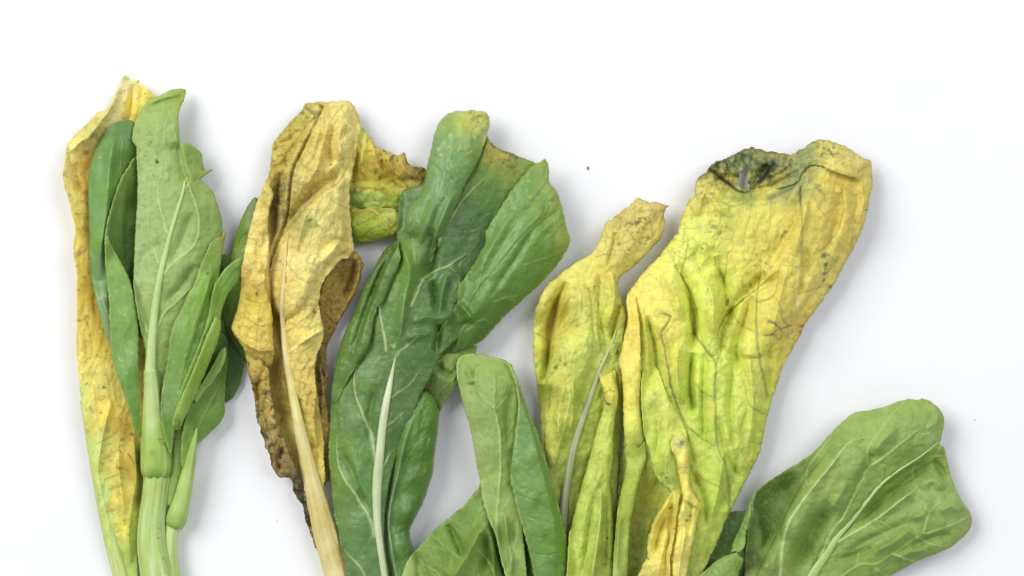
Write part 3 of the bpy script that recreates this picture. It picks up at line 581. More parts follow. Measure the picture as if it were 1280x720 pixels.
# ------------------------------------------------------------------ 4. tan dried leaf
tan = thing('dried_leaf', 'tan dried leaf with pale stalk and moldy dark margin, second from left', 'leaf', 385, 640)
TB = dict(H=[(384,131,30),(410,130,34),(438,130,30),(448,152,26),(360,160,36),(345,178,32),(400,160,52),(430,160,50),(375,175,44),(338,210,34),(350,225,36),(357,205,34),(385,205,64),(415,200,66),(436,225,52),(330,240,36),(348,250,30),(372,250,58),(395,240,64),(355,285,34),(370,285,58),(400,280,70),(425,270,66),(438,285,52),
       (330,330,30),(345,330,38),(365,330,64),(400,320,68),(430,315,56),(345,380,34),(362,380,60),(385,380,62),(398,380,52),(348,420,32),(365,430,56),(385,430,58),(402,415,44),(352,470,28),(372,480,50),(392,470,44),(360,520,24),(380,530,44),(398,530,34),(372,570,24),(390,580,38),(395,615,34)],
    C=[(386,131,(158,142,66)),(400,135,(200,178,102)),(425,132,(206,184,108)),(445,150,(206,182,108)),(372,150,(176,156,68)),(355,170,(182,160,70)),(345,190,(178,156,66)),(370,175,(178,152,62)),(340,215,(176,152,66)),(352,205,(170,144,56)),(395,165,(204,180,96)),(420,165,(204,180,98)),(440,175,(210,190,116)),(385,200,(208,184,100)),
       (410,205,(208,184,98)),(430,205,(214,194,116)),(330,240,(202,178,98)),(350,240,(140,120,60)),(345,265,(150,130,66)),(375,220,(212,188,110)),(370,250,(200,172,90)),(395,245,(206,180,96)),(420,240,(216,196,120)),(432,255,(214,192,112)),(350,285,(150,124,60)),(360,300,(210,182,102)),(385,280,(186,176,100)),(400,275,(214,196,120)),
       (425,285,(214,192,112)),(436,305,(208,184,104)),(365,320,(220,198,128)),(390,320,(222,204,130)),(415,320,(220,198,120)),(360,360,(210,180,96)),(385,360,(222,200,122)),(398,370,(216,192,110)),(362,400,(214,184,90)),(385,400,(218,194,108)),(400,412,(220,198,116)),(345,400,(160,126,40)),(365,450,(212,190,104)),(388,450,(206,178,92)),(350,460,(140,108,36)),
       (372,500,(206,184,96)),(392,500,(186,156,70)),(358,510,(150,118,40)),(378,540,(206,190,100)),(398,545,(180,150,60)),(385,590,(200,180,90))],
    steps=[([(406,130),(392,160),(378,188),(367,212),(363,240),(361,262),(356,282),(346,305),(338,332),(334,352)],14,3,16),     # the middle panel stands over the valley
           ([(448,163),(432,172),(422,190),(421,206)],-8,3,12),
           ([(356,290),(372,272),(388,252),(404,238),(424,226),(434,212)],12,3,16)],
    ridges=[([(404,138),(402,165),(408,190),(410,215)],-5,6),([(410,150),(404,180),(395,212),(382,235)],4,5),([(426,140),(436,155),(444,168)],4,4),([(398,130),(408,140),(414,152)],-4,3),([(352,215),(346,240),(342,270),(338,300)],-12,7),
            ([(384,262),(376,290),(368,320)],4,5),([(402,310),(420,300),(436,306)],-4,5),([(398,330),(412,318),(425,300)],3,6),([(404,300),(400,330),(395,350)],-3,5),([(405,412),(390,420),(372,432)],5,3),([(345,385),(350,420),(354,450)],-6,6),([(356,460),(366,500),(372,540)],-5,6),([(398,470),(392,520),(396,560)],4,4),([(400,140),(380,165),(362,190),(350,210)],-5,5),([(354,284),(368,267),(383,247),(399,232),(418,220),(430,206)],-9,7),([(404,150),(390,190),(378,225),(370,250)],5,8),([(430,150),(424,175),(428,200)],5,6),([(418,150),(412,180),(414,208)],-5,5),([(330,200),(345,205),(356,196)],3,4),([(346,180),(360,176),(374,162)],-3,4)],
    veins=[vn([(352,420),(366,410),(385,396),(398,380)],1.8,(186,152,76),.5,-.8),vn([(362,440),(380,424),(403,412)],2.2,(226,208,136),.6,1.4),vn([(362,470),(378,440),(392,432)],1.4,(176,146,70),.4,-.5),vn([(374,205),(392,214),(416,214)],1.2,(176,150,84),.5,-.5),vn([(358,330),(380,352),(398,352)],1.3,(186,158,84),.4,-.6),vn([(368,235),(384,236),(400,226),(420,222)],1.2,(176,148,76),.45,-.5),
           vn([(390,165),(410,170),(430,164)],1.2,(176,150,84),.45,-.5),vn([(415,250),(428,258),(437,262)],1.0,(176,148,80),.4,-.5),vn([(430,130),(418,145),(408,160)],1.4,(170,142,74),.5,-.8),vn([(366,235),(376,228),(390,235),(380,258),(364,270)],1.0,(184,160,90),.35,-.4)],
    wr=[(5,34,18,105,33),(3.2,16,11,95,34,1),(1.2,6,6,0,35)], net=(11,1.6,(150,122,62),.42),
    mott=[(16,.12,.2,(198,168,90),.4,57),(8,.0,.2,(104,96,56),.85,58,350,255,26),(5,.12,.12,(84,80,46),.8,158,352,240,22),(5,.22,.1,(120,104,60),.7,159,360,170,40),(12,.15,.2,(160,128,56),.5,160,400,230,60),(7,.16,.12,(96,96,62),.8,59,386,275,18),(6,.14,.1,(112,100,56),.85,60,345,200,34),(6,.05,.12,(104,96,52),.85,61,385,138,18),(7,.22,.12,(90,84,44),.8,62,395,500,30)],
    spots=[(393,390,3,(110,90,60),.85),(398,386,1.6,(110,80,50),.8),(350,327,1.5,(90,70,40),.8),(413,206,1.8,(110,96,60),.7),(381,459,1.8,(130,100,60),.8),(376,466,1.2,(130,100,60),.6),(384,503,1.5,(120,90,50),.7),(421,307,2,(130,130,80),.6),(414,292,1.5,(130,120,80),.6),(366,396,1.2,(120,90,50),.7),(353,525,3,(110,100,40),.6)]  , seed=26)
tb = patch('blade', tan, M_DRY,
    [(381,130),(386,128),(392,128),(399,127),(406,128),(412,127),(421,126),(430,126),(438,127),(443,133),(447,142),(450,150),(451,158),(450,166),(447,180),(443,200),(440,220),(437,236),(437,250),(438,266),(439,282),(440,294),(442,306),(442,318),
     (436,322),(425,326),(416,336),(407,348),(401,360),(399,375),(400,390),(403,402),(405,412),(402,430),(396,445),(394,460),(395,480),(398,500),(400,520),(404,545),(405,575),(406,600),(400,620),(390,622),(380,610),(366,590),(356,560),(347,530),(340,500),(336,470),(325,440),(318,400),(312,350),(312,300),(320,262),
     (327,242),(331,230),(335,220),(338,208),(339,198),(340,188),(341,180),(346,172),(355,162),(362,152),(369,146),(377,138)],
    rim=((150,122,60),2.0,.4), en=(1.2,.12), gap=4, **TB)
patch('upper_fold', tan, M_DRY,
    [(408,131),(393,160),(379,188),(368,212),(364,238),(362,260),(358,280),(352,294),(368,284),(386,262),(404,246),(424,234),(437,220),(441,205),(444,190),(447,172),(449,158),(446,144),(438,131),(424,130)],
    en=(.9,.14), add=5.5, bulge=6, tuck=[([(410,129),(424,128),(438,128),(448,144),(451,160),(447,182),(442,205),(437,222)],7,12),([(352,298),(370,286),(388,264),(406,248),(426,236),(438,222)],8,14)], drape=False, **TB)
lo = patch('lower_fold', tan, M_DRY,
    [(437,212),(425,226),(405,238),(389,251),(374,269),(358,288),(348,305),(340,328),(335,350),(338,372),(345,395),(360,400),(375,390),(392,370),(402,350),(414,333),(426,323),(438,317),(440,305),(438,290),(437,270),(435,250),(436,230)],
    en=(.9,.14), add=7.5, bulge=5, tuck=[([(438,212),(437,240),(439,270),(441,300),(440,319),(426,326),(414,337),(403,354),(392,374),(376,396),(360,406),(344,402)],8,15),([(338,376),(336,352)],5,6)], drape=False, **TB)
patch('folded_margin', tan, M_DRY,
    [(330,232),(326,242),(320,256),(316,270),(312,286),(308,302),(305,320),(302,336),(302,350),(300,370),(296,386),(291,402),(289,411),(295,422),(304,436),(308,450),(310,468),(316,480),(324,470),(332,462),(340,455),(343,438),(341,420),(341,400),(339,382),(335,368),(331,354),(333,340),(336,322),(337,302),(335,284),(337,262),(342,244),(338,234)],
    H=[(330,240,40),(320,262,44),(336,262,46),(312,290,46),(330,300,62),(305,325,46),(325,340,66),(303,350,44),(318,360,58),(333,362,58),(300,385,46),(318,400,66),(338,400,60),(291,410,40),(320,430,62),(341,436,54),(312,465,44),(335,455,52)],
    C=[(330,242,(198,176,98)),(320,270,(210,188,110)),(332,280,(196,170,90)),(315,300,(216,192,112)),(328,315,(214,190,108)),(308,330,(214,188,106)),(325,345,(210,186,102)),(308,350,(196,160,70)),(315,370,(182,152,50)),(330,375,(190,160,64)),(303,385,(190,166,62)),(320,395,(206,178,78)),(336,405,(206,178,80)),(295,410,(206,180,84)),(315,420,(210,184,90)),(338,435,(206,176,84)),(318,460,(190,156,70)),(332,455,(160,130,50))],
    roll=(10,8), ridges=[([(322,300),(322,330),(330,350)],-6,4),([(289,411),(306,428),(325,438),(342,438)],5,4),([(328,282),(326,300),(322,320)],4,4)],
    steps=[([(303,352),(315,355),(326,365),(333,380)],-7,3,12)],
    veins=[vn([(308,398),(325,408),(341,406)],1.4,(166,134,54),.5,-.7),vn([(305,372),(320,378),(336,378)],1.2,(150,120,44),.5,-.6),vn([(325,380),(322,410),(320,430)],1.2,(170,140,60),.4,-.4),vn([(308,296),(320,300),(334,296)],1.0,(170,140,70),.4,-.4)],
    wr=[(4,30,14,100,37),(2.6,14,10,95,38,1)], net=(10,1.4,(146,116,54),.42), mott=[(9,.14,.18,(160,124,44),.5,63),(6,.15,.12,(96,88,44),.75,64,332,455,18),(6,.2,.12,(120,112,60),.7,65,330,430,18)],
    spots=[(321,367,2.6,(80,66,30),.85),(325,307,2,(150,120,60),.7),(329,299,3,(160,140,90),.5)], rim=((176,146,76),1.8,.5), en=(1.0,.14), seed=27, gap=5)
patch('moldy_margin', tan, M_DRY,
    [(305,438),(309,452),(311,468),(315,484),(318,500),(320,516),(323,530),(328,545),(332,558),(337,570),(340,582),(345,592),(352,597),(360,596),(365,602),(367,614),(371,622),(377,630),(380,642),(384,655),(389,670),(396,690),(400,692),(394,668),(388,645),(383,622),(377,600),(368,578),(358,556),(349,535),(343,515),(338,495),(337,470),(330,455),(318,444)],
    H=[(306,440,30),(325,460,46),(314,480,32),(332,490,48),(320,515,32),(340,525,50),(330,550,34),(350,555,50),(342,585,30),(362,580,46),(368,612,28),(378,615,40),(382,645,26),(397,685,22)],
    C=[(308,445,(196,166,70)),(325,460,(200,166,76)),(315,485,(150,118,40)),(330,480,(184,150,72)),(325,510,(166,136,64)),(337,515,(176,146,78)),(325,540,(120,104,46)),(342,545,(150,124,66)),(335,570,(146,120,66)),(352,575,(160,130,80)),(345,590,(140,112,64)),(362,598,(96,80,48)),(372,620,(70,58,40)),(382,650,(50,44,36)),(396,688,(130,104,60))],
    ridges=[([(335,480),(326,510),(334,540),(346,570)],6,4),([(318,460),(322,490),(330,520)],-6,4),([(350,540),(362,572),(374,600)],5,3),([(356,556),(348,575),(352,590)],-6,4)],
    wr=[(6,18,10,70,40),(4,10,7,60,41,1)], net=(8,.8,(110,90,44),.4),
    mott=[(11,.08,.25,(60,60,34),.75,66),(7,.05,.15,(26,28,22),.9,67,374,625,36),(7,.2,.15,(60,70,40),.6,68),(9,.15,.15,(190,160,100),.5,69)], spots=[(351,572,2.2,(20,16,10),1)], rim=((70,56,30),2.0,.6), en=(1.8,.11), ruff=(6,6,11), seed=28, gap=2)
patch('brown_margin', tan, M_DRY,
    [(424,326),(430,323),(437,321),(441,314),(447,317),(452,324),(455,329),(453,338),(451,350),(447,362),(441,374),(434,386),(424,402),(416,418),(409,432),(408,450),(410,470),(408,490),(410,515),(412,545),(413,575),(411,600),(404,606),(400,580),(398,540),(394,500),(392,470),(394,450),(402,430),(404,412),(400,396),(399,376),(402,360),(408,347),(416,336)],
    H=[(436,323,50),(452,328,42),(425,330,42),(440,345,24),(448,350,38),(415,345,38),(430,365,18),(440,370,30),(410,375,26),(420,390,16),(405,420,14),(402,460,26),(408,500,24),(404,560,22)],
    C=[(438,322,(150,122,60)),(452,328,(150,122,62)),(425,332,(160,132,66)),(435,345,(150,120,52)),(447,350,(150,122,64)),(412,360,(168,136,66)),(425,370,(156,122,54)),(438,375,(160,130,66)),(408,400,(164,132,64)),(420,400,(170,136,70)),(408,430,(140,112,54)),(402,460,(126,106,56)),(406,500,(160,130,64)),(404,540,(190,158,76)),(408,580,(160,124,52))],
    ridges=[([(450,325),(447,350),(436,375),(420,405)],6,4),([(443,325),(440,350),(430,375)],-6,4),([(398,450),(404,480),(402,520)],4,4)],
    wr=[(4,16,10,110,43),(2.5,8,7,0,44,1)], net=(9,.8,(96,68,24),.4), mott=[(8,.15,.2,(92,70,34),.55,70),(6,.15,.1,(50,44,26),.8,71,402,465,22)], rim=((96,74,34),2.0,.6), en=(1.4,.14), seed=29, gap=1.0, drape=False)
SURF[tb.name] = np.maximum(SURF[tb.name], SURF[lo.name])
tube('stalk', tan, M_STEM, [(360,290,0.5,60,0),(357,322,1.2,60,0),(355,350,2.0,60,0),(353,380,2.8,60,0),(354,410,3.2,60,0),(357,440,3.9,58,0),(362,470,4.6,57,0),(367,498,5.4,56,.4),(373,527,6.4,52,1),(380,560,8,47,1),(388,595,10.2,42,1),(397,630,12.6,37,1),(406,665,14.2,31,1),(416,700,15.5,25,1),(428,740,16,20,1),(440,790,16,17,1)],
     C=[(358,310,(216,192,112)),(355,345,(220,200,128)),(353,390,(224,208,144)),(360,460,(220,206,136)),(367,495,(214,204,122)),(376,530,(214,202,110)),(372,535,(226,216,160)),(388,590,(216,198,116)),(384,600,(222,206,140)),(400,640,(212,192,110)),(408,640,(206,182,104)),(412,680,(218,204,136)),(424,690,(206,182,102)),(420,720,(220,206,140))], on=tb, sink=.4, flat=.7, rib=((7,.03,0),(11,.02,2)), nseg=40, lump=.06, seed=32, streak=(3.4,(232,222,172),.45))  # left colours painted pale, right ones darker, after light from the left

# ------------------------------------------------------------------ 5. large dark green leaf
dk = thing('green_leaf', 'large dark green leaf with folded lobes and thick white midrib in the middle', 'leaf', 470, 640)
VN = (176, 192, 140)
DKC = [(500,250,(88,122,58)),(505,290,(90,124,52)),(530,260,(96,132,72)),(550,250,(98,136,78)),(600,220,(104,140,58)),(640,200,(138,150,56)),(625,190,(150,140,44)),(655,205,(120,146,60)),(610,245,(92,130,62)),(600,270,(84,122,70)),(580,300,(84,118,76)),(560,330,(86,120,76)),(530,290,(94,132,62)),(520,330,(96,134,64)),(495,360,(106,146,66)),
       (510,330,(120,158,66)),(480,400,(98,134,66)),(500,400,(100,138,74)),(540,370,(84,122,66)),(545,410,(80,116,54)),(520,430,(78,112,60)),(455,440,(92,128,56)),(470,450,(100,136,70)),(440,480,(96,132,60)),(515,470,(76,108,56)),(535,460,(80,116,56)),(450,540,(98,134,74)),(430,560,(106,142,60)),(425,600,(112,146,62)),(455,600,(96,134,74)),(500,500,(78,110,60)),(495,540,(74,106,58)),(440,640,(104,138,76)),(460,660,(96,132,76)),(445,700,(104,138,84)),(470,700,(98,132,80))]
db = patch('blade', dk, M_WAXY,
    [(527,230),(515,234),(504,239),(499,252),(497,275),(496,295),(494,315),(486,340),(478,362),(470,385),(466,402),(464,425),(452,436),(438,446),(424,452),(420,464),(420,475),(415,485),(414,500),(412,530),(411,570),(414,600),(416,635),(422,660),(427,688),(434,720),(442,760),(490,760),
     (487,720),(483,695),(480,660),(484,620),(490,590),(500,560),(512,528),(526,494),(540,468),(548,452),(552,442),(575,420),(600,380),(620,330),(640,280),(660,230),(669,204),(658,199),(648,195),(640,191),(632,189),(624,186),(617,181),(612,175),(607,169),(598,180),(570,200),(545,215)],
    H=[(505,245,40),(500,290,46),(530,240,56),(608,175,50),(640,195,52),(665,208,46),(590,220,56),(630,240,50),(560,270,62),(600,270,48),(620,300,40),(535,300,72),(570,320,54),(510,320,74),(545,350,62),(585,360,48),(490,370,70),(520,390,70),(550,390,66),(570,400,56),(470,420,60),(500,430,68),(535,440,66),(425,460,36),(450,470,56),(485,480,64),(520,480,66),(540,460,62),
       (414,520,34),(440,530,58),(470,540,62),(500,540,66),(412,580,34),(435,600,56),(465,610,58),(488,590,56),(417,640,32),(440,660,54),(465,660,54),(430,710,32),(455,710,50),(480,710,46),(460,755,40)],
    C=DKC, roll=((12,10),),
    ridges=[([(500,300),(512,340),(505,380),(497,420)],6,8),([(545,300),(540,330),(530,350)],-9,7),([(552,285),(538,320),(528,345)],-4,6),([(516,404),(532,396),(550,398),(570,392)],4,7),([(508,425),(522,418),(538,420)],3,7),([(549,405),(549,420),(545,440)],-7,5),([(560,340),(552,370),(548,395)],5,6),([(540,350),(545,375),(545,392)],-6,5),
            ([(520,280),(535,282),(546,292),(548,310)],6,5),([(560,330),(575,350),(570,380)],5,7),([(470,480),(462,520),(464,560)],-4,7),([(424,560),(440,590),(460,640)],-3,6)],
    steps=[([(609,168),(603,186),(597,202),(590,216),(580,230),(572,246)],-9,3,14)],
    veins=[vn([(537,327),(548,305),(560,280),(573,258),(586,242),(605,225)],2.6,VN,.9,1.6,t=.3),vn([(514,384),(522,365),(530,348),(541,340),(560,332),(582,318)],3.0,VN,.9,1.8,t=.3),vn([(483,440),(481,425),(477,405),(474,385),(472,370)],3.0,VN,.8,1.5),vn([(500,420),(504,390),(506,360)],1.8,(150,176,120),.6,1),
           vn([(470,578),(467,560),(462,537),(452,515),(444,492),(443,470),(447,450)],4.0,(170,188,134),.85,2,t=.3),vn([(469,672),(462,648),(447,622),(431,600),(423,580),(420,545)],4.2,(172,190,138),.85,2,t=.3),vn([(462,735),(452,712),(440,698),(430,688)],3,(168,188,132),.8,1.5),vn([(475,600),(480,582),(489,566)],3.2,(172,190,138),.85,1.6),
           vn([(484,500),(500,490),(515,478),(524,466)],2,(130,158,104),.6,.9),vn([(480,535),(495,525),(506,515)],1.8,(130,158,104),.55,.8),vn([(493,450),(500,440),(515,428),(525,418)],2,(136,160,100),.7,1),vn([(440,560),(450,600),(462,630)],1.6,(130,160,110),.4,.5),vn([(497,455),(510,470)],1.2,(120,150,90),.4,.5),
           vn([(520,330),(517,305),(512,280),(514,262)],1.8,(140,166,110),.6,1),vn([(565,345),(585,320),(600,300)],1.4,(110,142,90),.4,.6),vn([(572,290),(590,290),(606,282)],1.2,(110,144,96),.4,.5)],
    wr=[(2.4,46,22,105,46),(1.0,12,10,100,47)], net=(11,1.2,(122,152,96),.3),
    mott=[(22,.1,.3,(72,104,50),.5,75),(10,.1,.15,(176,164,60),.8,76,630,192,22),(6,.05,.12,(84,64,24),.95,77,640,190,16),(6,.05,.12,(84,60,24),.95,78,615,180,9),(5,.36,.08,(150,180,110),.4,79)],
    spots=[(605,184,2,(70,60,24),.9),(613,203,2,(84,84,30),.8),(629,203,1.6,(84,84,30),.8),(640,193,5,(96,72,36),.8),(645,196,3,(70,60,50),.7),(616,178,4,(90,66,24),.8),(492,433,3,(170,190,120),.8),(591,206,2,(170,190,110),.6),(540,330,1.5,(170,190,120),.5)],
    rim=((126,146,70),1.5,.4), en=(.8,.1), seed=33, gap=4)
patch('rolled_margin', dk, M_WAXY,
    [(498,300),(492,303),(484,309),(475,321),(466,338),(456,355),(449,374),(441,394),(433,410),(426,430),(421,447),(418,466),(415,486),(413,512),(417,516),(423,500),(432,480),(444,460),(454,446),(462,432),(466,412),(468,396),(474,378),(482,355),(490,335),(497,315)],
    H=[(496,303,52),(478,322,56),(488,330,64),(460,350,56),(472,365,66),(446,385,54),(460,400,66),(430,425,52),(448,430,66),(418,470,44),(440,452,58),(414,505,40)],
    C=[(490,310,(84,114,50)),(470,335,(84,116,48)),(480,350,(80,112,46)),(455,365,(88,120,50)),(462,390,(82,116,48)),(440,410,(92,126,52)),(452,420,(88,122,54)),(428,445,(96,130,56)),(445,445,(88,120,52))],
    roll=(13,11), ridges=[([(488,318),(474,345),(462,375),(450,410),(440,440)],-5,4)], veins=[vn([(430,455),(444,425),(455,395),(468,360)],1.8,(120,150,84),.5,.9)],
    wr=[(2.4,18,10,115,49)], net=(9,.8,(116,146,86),.3), mott=[(5,.36,.08,(150,176,110),.4,80)], rim=((110,140,66),1.5,.4), en=(.8,.12), seed=34, gap=2, sink=[(415,514,16,9),(430,486,14,4)])
patch('inner_margin', dk, M_WAXY,
    [(498,308),(490,320),(482,333),(476,346),(472,360),(471,374),(473,384),(480,374),(487,358),(494,340),(500,325)],
    H=[(497,312,78),(480,345,76),(474,380,72),(488,350,78)], C=[(490,325,(96,130,60)),(477,355,(88,122,54)),(474,378,(92,128,58))], roll=(9,6), wr=[(1.5,14,8,115,50)], net=(8,.5,(116,146,86),.3), seed=35, gap=2)
patch('tip', dk, M_WAXY,
    [(552,149),(560,142),(570,139),(580,139),(590,137),(597,139),(605,139),(611,146),(612,156),(609,167),(605,182),(599,198),(592,214),(583,228),(575,246),(566,266),(557,288),(545,312),(532,330),(519,325),(512,300),(506,275),(512,260),(520,250),(527,239),(531,225),(534,206),(537,194),(540,181),(543,167),(547,156)],
    H=[(553,152,52),(580,140,50),(608,148,48),(580,170,76),(545,175,60),(605,180,60),(570,210,84),(536,205,64),(594,210,68),(530,240,70),(555,245,86),(578,240,72),(520,280,80),(545,280,84),(562,275,74),(525,318,80),(540,310,80)],
    C=[(556,150,(136,160,80)),(585,143,(190,190,100)),(605,148,(196,192,108)),(600,158,(186,190,104)),(575,155,(160,180,90)),(560,175,(118,154,88)),(590,178,(126,160,86)),(545,190,(112,148,90)),(570,200,(108,148,92)),(595,205,(116,152,70)),(540,225,(108,144,88)),(565,230,(106,144,88)),(530,255,(110,146,86)),(550,265,(106,142,82)),(515,275,(104,140,76)),(535,300,(100,138,66))],
    roll=(14,12), ridges=[([(545,250),(530,290),(524,318)],5,7),([(568,240),(552,275),(540,310)],5,6),([(540,285),(532,310)],-6,5),([(594,150),(603,146),(610,152)],-3,3)],
    veins=[vn([(522,320),(540,270),(555,225),(565,180),(580,150)],1.6,(134,164,116),.35,.5),vn([(545,240),(548,222),(540,205)],1.3,(150,172,84),.6,.5),vn([(560,215),(575,200),(590,190)],1.2,(134,164,110),.3,.4)],
    wr=[(2.6,36,20,110,52),(1.4,14,10,105,53)], net=(11,.9,(126,156,104),.3),
    mott=[(6,.2,.1,(120,110,40),.7,81,600,150,18),(10,.15,.2,(200,196,110),.5,82,592,150,22)],
    spots=[(563,170,3,(166,188,128),.8),(593,172,3.4,(176,192,120),.85),(548,186,2.8,(160,184,120),.75),(555,178,2,(160,184,120),.7),(562,183,2.2,(160,184,120),.6),(551,193,1.8,(170,190,120),.8),(545,198,1.6,(160,184,120),.6),(582,185,2.2,(164,186,116),.7),(572,213,2.4,(160,184,120),.7),(579,214,1.8,(160,184,116),.6),(564,226,2.2,(170,190,130),.75),(582,230,2,(160,184,110),.7),(557,245,2,(160,184,120),.6),(598,152,1.6,(80,80,30),.8),(592,161,1.4,(90,86,40),.7),(594,158,1.2,(90,86,40),.7),(588,140,3,(130,96,40),.7),(608,143,2.5,(120,100,44),.6),(568,190,1.6,(160,184,120),.6)],
    rim=((150,172,96),1.6,.45), en=(.8,.12), seed=36, gap=3, sink=[(530,325,22,16),(518,300,14,10),(548,305,14,10)])
patch('lobe', dk, M_WAXY,
    [(668,205),(675,203),(680,199),(682,198),(684,203),(686,212),(686,224),(689,231),(695,238),(700,250),(704,264),(707,280),(710,290),(713,299),(711,308),(705,318),(697,330),(685,345),(672,358),(656,372),(641,386),(626,400),(612,416),(602,426),(590,432),(575,438),(560,444),(550,446),(545,436),(546,420),(556,404),(566,390),(572,374),(574,358),(582,345),(591,331),(600,316),(607,302),(606,292),(612,281),(622,264),(634,246),(645,230),(656,217)],
    H=[(682,202,54),(655,225,64),(685,235,62),(635,255,70),(670,260,78),(700,260,56),(615,290,72),(650,300,86),(690,305,66),(710,300,48),(595,330,70),(625,340,86),(660,345,70),(680,348,50),(580,370,68),(605,375,82),(635,380,60),(570,400,66),(595,410,68),(620,404,48),(555,430,58),(580,430,56)],
    C=[(680,205,(136,160,70)),(665,220,(114,150,70)),(684,240,(146,166,84)),(650,240,(110,148,74)),(670,250,(114,152,72)),(698,260,(130,160,66)),(630,270,(108,148,76)),(655,280,(112,152,76)),(685,290,(108,148,66)),(710,298,(160,170,70)),(612,300,(104,144,72)),(640,310,(110,150,74)),(670,315,(102,144,60)),(695,325,(98,138,50)),(595,340,(98,136,66)),(620,345,(108,148,72)),(650,350,(98,140,58)),(670,355,(92,134,46)),(580,375,(90,128,56)),(605,375,(100,140,62)),(630,380,(90,130,48)),(570,405,(72,106,38)),(595,410,(80,118,44)),(560,432,(66,98,34))],  # right and lower greens darkened to paint the side away from light
    roll=(13,11), ridges=[([(700,262),(670,285),(640,330),(612,372)],-3,6),([(688,232),(660,262),(625,310),(600,360)],-1.6,7),([(640,262),(615,310),(590,352)],2.4,8),([(590,400),(575,410),(560,425)],-5,6),([(572,378),(585,392),(592,405)],5,5)],
    veins=[vn([(580,395),(600,360),(620,335),(640,310),(662,285),(684,268)],1.8,(76,112,40),.55,-1.2),vn([(595,372),(604,335),(620,300),(640,268),(660,240)],1.6,(130,160,96),.4,.7),vn([(655,332),(672,326),(690,320),(703,312)],1.6,(134,164,86),.55,.9),vn([(625,372),(645,376),(640,380)],1.4,(134,164,86),.5,.8),vn([(618,378),(632,372),(650,370)],1.6,(140,168,90),.55,.9),vn([(668,285),(680,262),(690,250)],1.3,(96,134,56),.4,-.5),
           vn([(664,290),(660,300),(662,312),(672,316)],1.2,(96,134,56),.35,-.5),vn([(590,405),(605,400),(615,405)],1.2,(130,160,84),.4,.6),vn([(600,345),(608,320),(618,300)],1.0,(134,162,96),.4,.5)],
    wr=[(3,38,18,125,55),(1.6,13,9,120,56)], net=(11,1.0,(128,158,92),.28),
    spots=[(660,226,2,(166,188,130),.7),(640,305,1.8,(160,184,120),.6),(645,308,2.2,(160,184,120),.6),(608,325,2,(166,188,120),.7),(588,340,1.8,(160,184,120),.6),(663,246,3,(160,182,100),.7),(671,247,2.4,(160,182,100),.7),(688,254,2.4,(166,186,100),.6),(666,295,3.2,(150,176,130),.35),(683,329,1.8,(160,182,90),.6),(683,203,2,(120,100,40),.6),(687,228,2,(120,104,50),.6),(711,292,2,(120,96,30),.6),(658,238,2,(150,176,110),.6)],
    rim=((160,172,84),2.0,.55), en=(1.1,.11), seed=37, gap=4, sink=[(552,425,20,14),(566,392,14,8)])
tube('midrib', dk, M_STEM, [(494,448,0.8),(491,462,2.0),(487,482,3.6),(482,508,4.8),(478,535,5.2),(475,565,5.4),(472,595,6),(471,625,5.6),(472,655,4.8),(476,688,4.2),(481,722,4),(486,758,4)],
     C=[(494,450,(190,200,150)),(485,490,(204,212,172)),(478,540,(200,210,166)),(471,610,(192,204,154)),(475,680,(196,206,160)),(482,730,(196,208,160))], on=db, flat=.7, sink=.38, seed=40, lump=.04, streak=(3,(222,228,196),.5))

# ------------------------------------------------------------------ 6. rolled leaf right of the dark one
rl = thing('rolled_leaf', 'glossy green rolled leaf squeezed between the dark green leaf and the bent pale leaf', 'leaf', 510, 640)
patch('blade', rl, M_PALE,
    [(528,486),(532,468),(540,453),(556,443),(574,436),(590,431),(596,433),(592,446),(582,465),(572,481),(563,493),(556,503),(549,514),(543,506),(536,496)],
    H=[(530,486,34),(545,452,46),(590,434,30),(560,465,56),(580,462,38),(550,510,26)], C=[(545,455,(128,152,78)),(570,442,(140,164,86)),(560,460,(108,134,66)),(575,465,(124,148,80)),(545,480,(104,128,64)),(555,498,(108,130,72))],
    roll=(8,7), ridges=[([(545,455),(556,465),(568,470)],-6,6)], veins=[vn([(535,488),(555,470),(585,442)],1.4,(140,160,96),.4,.7),vn([(552,500),(550,480),(556,466)],1.2,(84,104,50),.4,-.6),vn([(545,495),(560,480),(575,464)],1.2,(136,156,92),.3,.5)],
    wr=[(2,14,8,120,58),(1.2,6,5,120,59)], net=(7,.6,(140,160,96),.25), rim=((166,186,112),1.5,.6), seed=41, gap=2, drape=False)
